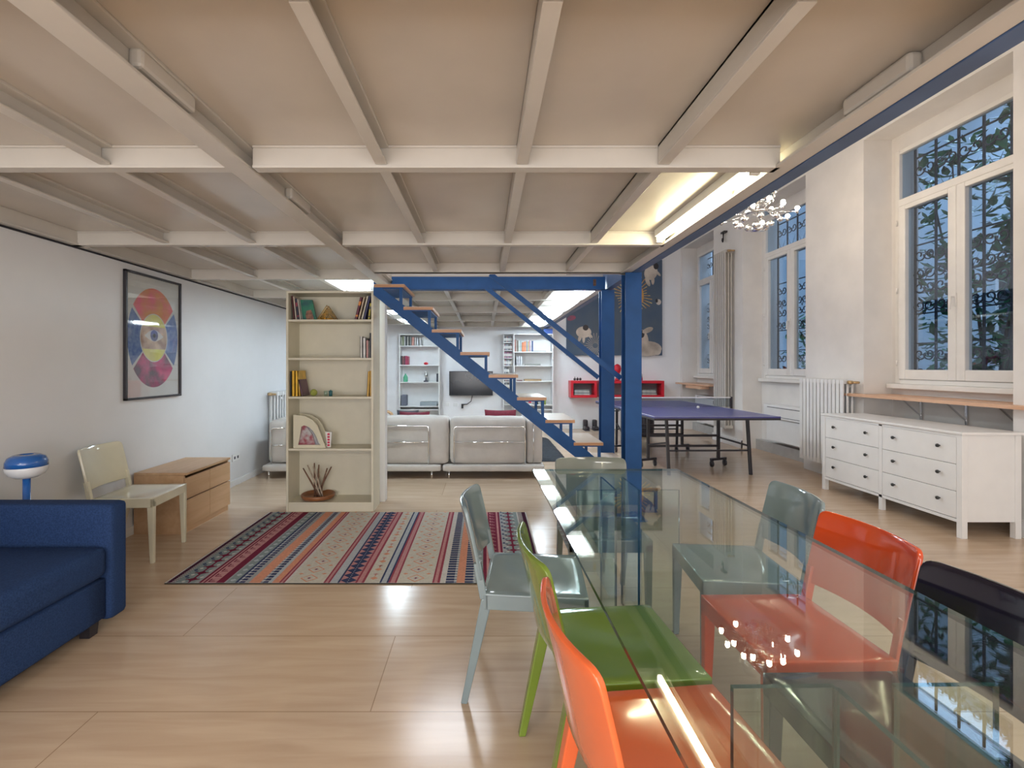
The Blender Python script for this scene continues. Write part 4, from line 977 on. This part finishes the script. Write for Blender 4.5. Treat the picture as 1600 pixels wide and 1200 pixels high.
# ping pong table -----------------------------------------------------------------
pt = thing('ping_pong_table', 'blue table tennis table on a black wheeled frame', 'table tennis table', (2.80, 5.80, 0), math.radians(1.5))
W2 = .77; LL = 2.74
def L(o_): return o_.build
for k, (a, b) in enumerate(((0, 1.36), (1.38, 2.74))):
    mb = MB(); mb.box(-W2, W2, a, b, .74, .76, 0)
    t_ = mb.build('table_half', M_pp, pt, local=True)
    mb = MB(); z = .7603
    def qd(x0, x1, y0, y1): mb.add([(x0,y0,z),(x1,y0,z),(x1,y1,z),(x0,y1,z)], [(0,1,2,3)])
    qd(-W2, -W2+.02, a, b); qd(W2-.02, W2, a, b); qd(-.002, .002, a, b)
    if k == 0: qd(-W2+.02, W2-.02, a, a+.02)
    else: qd(-W2+.02, W2-.02, b-.02, b)
    mb.build('line_marking', M_ppline, t_, local=True)
    mb = MB()
    for x in (-W2+.012, W2-.012): mb.box(x-.012, x+.012, a, b, .715, .7395)
    for y in (a+.012, b-.012): mb.box(-W2+.024, W2-.024, y-.012, y+.012, .715, .7395)
    mb.build('apron', M_black, pt, local=True)
    e = 1 if k == 0 else -1; yo = a if k == 0 else b
    for x in (-W2+.28, W2-.22):
        yy = yo+e*.30
        MB().bar((x, yy+e*.03, .715), (x+.01, yy-e*.03, 0), .035, .035, (0,1,0)).build('leg', M_black, pt, bevel=.004, local=True)
    mb = MB(); yy = yo+e*.80
    for x in (-W2+.22, W2-.35):
        mb.bar((x, yy, .715), (x, yy, .10), .035, .035, (0,1,0))
    for z_ in (.28, .42): mb.bar((-W2+.22, yy, z_), (W2-.35, yy, z_), .025, .03)
    mb.bar((-W2+.28, yo+e*.31, .40), (-W2+.22, yy, .30), .02, .02); mb.bar((W2-.22, yo+e*.31, .36), (W2-.35, yy, .40), .02, .02)
    mb.bar((-W2+.28, yo+e*.31, .30), (W2-.22, yo+e*.31, .30), .02, .02)
    mb.build('undercarriage', M_black, pt, local=True)
    for x in (-W2+.22, W2-.35):
        mb = MB().bar((x-.13, yy-.05, .10), (x+.13, yy+.05, .10), .03, .03); c_ = mb.build('caster_bar', M_black, pt, local=True)
        for sx in (-1, 1):
            xx = x+sx*.11; y2 = yy+sx*.042
            mb = MB(); mb.tube([(xx-.012, y2, .042), (xx+.012, y2, .042)], .042, 14); mb.box(xx-.017, xx-.013, y2-.015, y2+.015, .04, .095); mb.box(xx+.013, xx+.017, y2-.015, y2+.015, .04, .095)
            mb.build('caster', M_black, c_, local=True)
nt_ = MB().box(-W2-.14, W2+.14, 1.3685, 1.3705, .765, .90); nt_.build('net', M_netm, pt, local=True)
MB().box(-W2-.14, W2+.14, 1.366, 1.373, .895, .91).build('net_tape', M_ppline, pt, local=True)
for sx in (-1, 1): MB().box(sx*(W2+.14)-.012, sx*(W2+.14)+.012, 1.355, 1.385, .70, .915).box(min(sx*W2, sx*(W2+.14)), max(sx*W2, sx*(W2+.14)), 1.36, 1.38, .70, .714).build('net_post', M_black, pt, local=True)
o = MB().ball((0, 0, 0), .02, 10).build('ping_pong_ball', M_paper); o.location = (3.05, 6.9, .7815); tag(o, 'white ball lying on the table tennis table', 'ball')
o = MB().puff(2.98, 3.28, 9.3, 9.6, .002, .52, .08, 8, bulge=.02).build('bag', M_black); tag(o, 'black bag on the floor beyond the table tennis table', 'bag')

# red wall cubes ---------------------------------------------------------------------
def redbox(x0, x1, label):
    t = thing('wall_cube', label, 'shelf', ((x0+x1)/2, 10.45, .88), 0, 'red wall cubes below the painting'); y0 = 10.3; z0, z1 = Zb(621.5, 10.3), Zb(595, 10.3); e = .055
    MB().box(x0, x1, y0, YB-.002, z1-e, z1).box(x0, x1, y0, YB-.002, z0, z0+e).box(x0, x0+e, y0, YB-.002, z0+e, z1-e).box(x1-e, x1, y0, YB-.002, z0+e, z1-e).build('cube_shell', M_red, t, bevel=.003)
    MB().box(x0+e, x1-e, YB-.012, YB-.002, z0+e, z1-e).build('back_panel', mat('cube_back', (.2, .18, .2), .6, noise=.1), t)
    return z0+e
zc1 = redbox(Xb(892, 10.3), Xb(933, 10.3), 'red box shelf left of the blue posts')
redbox(Xb(938, 10.3), Xb(985, 10.3), 'red box shelf partly hidden behind the blue posts')
redbox(Xb(996, 10.3), Xb(1038, 10.3), 'red box shelf right of the blue posts')
for (pa, pb, nm) in ((897, 922, 'left'), (1003, 1026, 'right')):
    for k, (c, h) in enumerate((((.45,.45,.42), .03), ((.25,.27,.28), .025), ((.5,.5,.48), .03), ((.3,.33,.33), .025))):
        o = MB().box(Xb(pa,10.35)+.01*(k % 2), Xb(pb,10.35)-.008*k, 10.34, 10.56, 0, h).build('magazine', bm(c)); o.location = (0, 0, zc1+.002+.0285*k)
        tag(o, '%s magazine in the %s red box shelf, %s from the bottom' % (('pale', 'dark grey', 'pale', 'grey')[k], nm, ORD[k]), 'magazine', 'magazines in the %s red box' % nm)
zt = Zb(595, 10.3)
mb = MB()
for k, dx in enumerate((0, .06, .12)): mb.ball((Xb(898,10.4)+dx, 10.4, zt+.032), .028, 8); mb.box(Xb(898,10.4)+dx-.005, Xb(898,10.4)+dx+.005, 10.39, 10.41, zt+.05, zt+.085-.01*k)
o = mb.build('figurine', M_black); tag(o, 'small black figurine on top of the left red box shelf', 'figurine')
o = MB().tube([(Xb(1003,10.4), 10.4, zt+.001), (Xb(1003,10.4), 10.4, zt+.13), (Xb(1000.5,10.4), 10.4, zt+.16), (Xb(998,10.4), 10.4, zt+.14)], .016, 8).build('ornament', M_steel); tag(o, 'small silver hooked ornament on the right red box shelf', 'ornament')
rs = thing('red_statue', 'red bust shaped ornament standing on the middle red box shelf', 'ornament', (Xb(964, 10.4), 10.42, zt))
MB().lathe([(.05, 0), (.055, .02), (.03, .05), (.03, .10), (.045, .15), (.075, .20), (.085, .26), (.07, .32), (.03, .35), (.005, .36)], (Xb(964.5,10.42), 10.42, zt+.001), 18).build('bust', M_red, rs)
for k, px in enumerate((916, 930.5)):
    t = thing('boot', ('left' if k == 0 else 'right')+' black boot standing by the back wall', 'boot', P(px, 671, 10.35), 0, 'black boots by the back wall')
    x = Xb(px, 10.35)
    MB().puff(x-.05, x+.05, 10.22, 10.5, .01, .09, .03, 6).puff(x-.05, x+.045, 10.36, 10.5, .05, .22, .03, 6).build('upper', M_black, t)
    MB().box(x-.052, x+.052, 10.215, 10.505, 0, .015).build('sole', M_dkfab, t)

# large painting -----------------------------------------------------------------------
pa = thing('painting', 'large blue grey canvas with pale dogs and orange rays', 'painting', (Xb(960, 10.55), 10.57, 2.6))
YP = 10.545
px0, px1, pz0, pz1 = Xb(885.3, YP), Xb(1034.8, YP), Zb(555.3, YP), Zb(406, YP)
cv = MB(); cv.box(px0, px1, YP, YB-.002, pz0, pz1, 0)
def fl(pts, mi, d): cv.add([(Xb(a, YP), YP-d, Zb(b, YP)) for a, b in pts], [tuple(range(len(pts)))], mi)
def el(cx_, cy_, rx_, ry_, mi, d, n=18, rot=0):
    fl([(cx_+rx_*math.cos(-2*PI*i/n)*math.cos(rot)-ry_*math.sin(-2*PI*i/n)*math.sin(rot), cy_+rx_*math.cos(-2*PI*i/n)*math.sin(rot)+ry_*math.sin(-2*PI*i/n)*math.cos(rot)) for i in range(n)], mi, d)
def rays(cx_, cy_, r0, r1, n, mi, d, sy=1):
    for i in range(n):
        a = 2*PI*i/n; rr = r1*(.85+.15*math.sin(i*7)); da = .05
        fl([(cx_+r0*math.cos(a-da), cy_+sy*r0*math.sin(a-da)), (cx_+rr*math.cos(a-.02), cy_+sy*rr*math.sin(a-.02)), (cx_+rr*math.cos(a+.02), cy_+sy*rr*math.sin(a+.02)), (cx_+r0*math.cos(a+da), cy_+sy*r0*math.sin(a+da))][::-1], mi, d)
rays(988, 462, 8, 33, 34, 2, .001, 1.0); el(988, 462, 18, 22, 3, .0014); rays(988, 462, 4, 20, 26, 2, .0018)
rays(930, 540, 4, 20, 26, 1, .001, 1.0)
el(912, 519, 12, 9, 1, .001); el(915, 512, 4.5, 4.5, 4, .0014); el(906, 528, 2.5, 6, 1, .0012, rot=.3); el(912, 529, 2.2, 7, 1, .0012); el(921, 524, 6, 2.5, 1, .0012, rot=.6)
el(1017, 426, 10, 12, 1, .001, rot=.5); el(1025, 416, 4, 5, 4, .0014); el(1012, 440, 3, 8, 1, .0012, rot=-.4); el(1020, 438, 2.5, 7, 1, .0012); el(1028, 427, 6, 2, 1, .0012, rot=.8)
el(1012, 545, 22, 12, 1, .001); el(1006, 530, 7, 15, 1, .0012, rot=-.2); el(1003, 522, 4, 6, 4, .0014); el(1012, 516, 9, 4, 1, .0015, rot=-.4); el(1027, 548, 6, 7, 1, .0013)
el(1029, 472, 4, 4.5, 1, .001); el(1026, 470, 2, 3, 4, .0013); el(893, 497, 7, 4, 5, .001, rot=-.3)
cv.build('canvas', [mat('canvas_blue', (.075, .10, .13), .6, noise=.35, scale=1.2, noise2=(.05, .09, .16)), paint('dog_fur', (.52, .46, .40), (.36, .30, .25), 3), paint('ray_ochre', (.55, .40, .14), (.42, .20, .06), 10), paint('ray_orange', (.48, .20, .06), (.5, .3, .08), 12), M_black, paint('red_smear', (.25, .05, .09), (.1, .08, .14), 10)], pa)

# ---------------------------------------------------------------- outside
struct(MB().box(XW+.3, 14, -2, 16, -.5, -.3).build('floor_courtyard', M_soil))
fc = thing('building', 'pale facade across the courtyard outside the windows', 'building', (10, 7, -.3))
mb = MB().box(10, 10.4, -2, 18, -.3, 7); mb.build('facade_wall', M_facade, fc)
for yy in (3.0, 5.6, 8.4, 11.4, 14):
    f_ = MB().box(9.94, 10, yy, yy+1.0, 1.2, 3.3).build('window_frame', M_white, fc); MB().box(9.92, 9.94, yy+.08, yy+.92, 1.28, 3.22).build('pane', M_tv, f_)
def scroll(cx_, cz_, r, turns, sgn, start, n=22):
    pts = []
    for i in range(n+1):
        t_ = i/n; a = start+sgn*turns*2*PI*t_; rr = r*(1-.8*t_)
        pts.append((cx_+rr*math.cos(a), cz_+rr*math.sin(a)))
    return pts
def grille(label, yc, wd=1.5, X=XW+.24):
    t = thing('window_grille', label, 'grille', (X, yc, 1.15), 0, 'wrought iron grilles outside the windows')
    mb = MB(); y0, y1 = yc-wd/2, yc+wd/2; nb = 6
    for i in range(nb+1):
        yy = y0+wd*i/nb; mb.bar((X, yy, 1.12), (X, yy, 3.82), .018, .018, (1,0,0))
    for z in (1.2, 1.62, 1.95, 2.72, 3.15, 3.7): mb.bar((X, y0, z), (X, y1, z), .022, .012)
    mb.build('bars', M_iron, t)
    mb = MB()
    for i in range(nb):
        ym_ = y0+wd*(i+.5)/nb; hw = wd/nb/2
        for zc_ in (1.40, 2.14, 2.50, 3.45):
            for sg in (-1, 1):
                for up in (-1, 1):
                    if zc_ > 3 and up < 0: continue
                    pts = scroll(ym_+sg*hw*.47, zc_+up*.10, hw*.56, 1.15, sg*up, PI/2*(1-up) + (0 if sg < 0 else PI)*0 + (PI if sg > 0 else 0))
                    mb.tube([(X-.012, a, b) for a, b in pts], .008, 5)
            mb.tube([(X-.012, ym_, zc_-.2), (X-.012, ym_-hw*.8, zc_), (X-.012, ym_, zc_+.2), (X-.012, ym_+hw*.8, zc_)], .006, 5, closed=True)
    mb.build('scrollwork', M_iron, t)
    return t
g1 = grille('wrought iron grille with scrolls outside the near window', 4.7); 
for yc, lb in ((7.25, 'wrought iron grille with scrolls outside the middle window'), (9.78, 'wrought iron grille with scrolls outside the farthest window')):
    g2 = dup(g1); g2.location.y = yc; g2['label'] = lb
def shrub(label, c, r, h, n, seed):
    t = thing('shrub', label, 'shrub', (c[0], c[1], -.3), 0, 'shrubs in the courtyard'); rnd = random.Random(seed)
    mb = MB(); 
    for k in range(5):
        a = rnd.uniform(0, 6.28); mb.tube([(c[0], c[1], -.3), (c[0]+.3*r*math.cos(a), c[1]+.3*r*math.sin(a), h*.4), (c[0]+.7*r*math.cos(a+.3), c[1]+.7*r*math.sin(a+.3), h*.9)], [.03, .02, .008], 6)
    mb.build('stem', mat('bark', (.05, .04, .035), .9, noise=.3), t)
    mb = MB()
    for _ in range(n):
        a = rnd.uniform(0, 6.28); rr = r*math.sqrt(rnd.random()); z = rnd.uniform(.1, h); p = Vector((c[0]+rr*math.cos(a), c[1]+rr*math.sin(a), z))
        d = Vector((rnd.uniform(-1,1), rnd.uniform(-1,1), rnd.uniform(-.8,.5))).normalized(); s_ = d.cross(Vector((rnd.uniform(-.4,.4), rnd.uniform(-.4,.4), 1))).normalized(); ln = rnd.uniform(.12, .26); wd = ln*.2
        nn = s_.cross(d)*wd*.3
        mb.add([p, p+d*ln*.35+s_*wd-nn, p+d*ln*.7+s_*wd*.8-nn, p+d*ln, p+d*ln*.7-s_*wd*.8-nn, p+d*ln*.35-s_*wd-nn, p+d*ln*.5], [(0,1,6),(1,2,6),(2,3,6),(3,4,6),(4,5,6),(5,0,6)])
    mb.build('foliage', M_plant, t)
shrub('tall leafy shrub outside the near window, left part', (6.3, 6.1, 0), .8, 4.3, 1300, 1)
shrub('tall leafy shrub outside the near window, right part', (6.2, 4.9, 0), .75, 4.8, 1500, 2)
shrub('low leafy shrub close behind the near window grille', (5.7, 5.6, 0), .45, 1.7, 260, 5)
shrub('leafy shrub seen through the middle window', (7.4, 10.2, 0), .9, 2.4, 800, 3)
lamp('courtyard_area_light', 'AREA', (7.5, 7.0, 6.5), 220, (.55, .75, 1), 3, 6)  # broad bluish area light above the courtyard
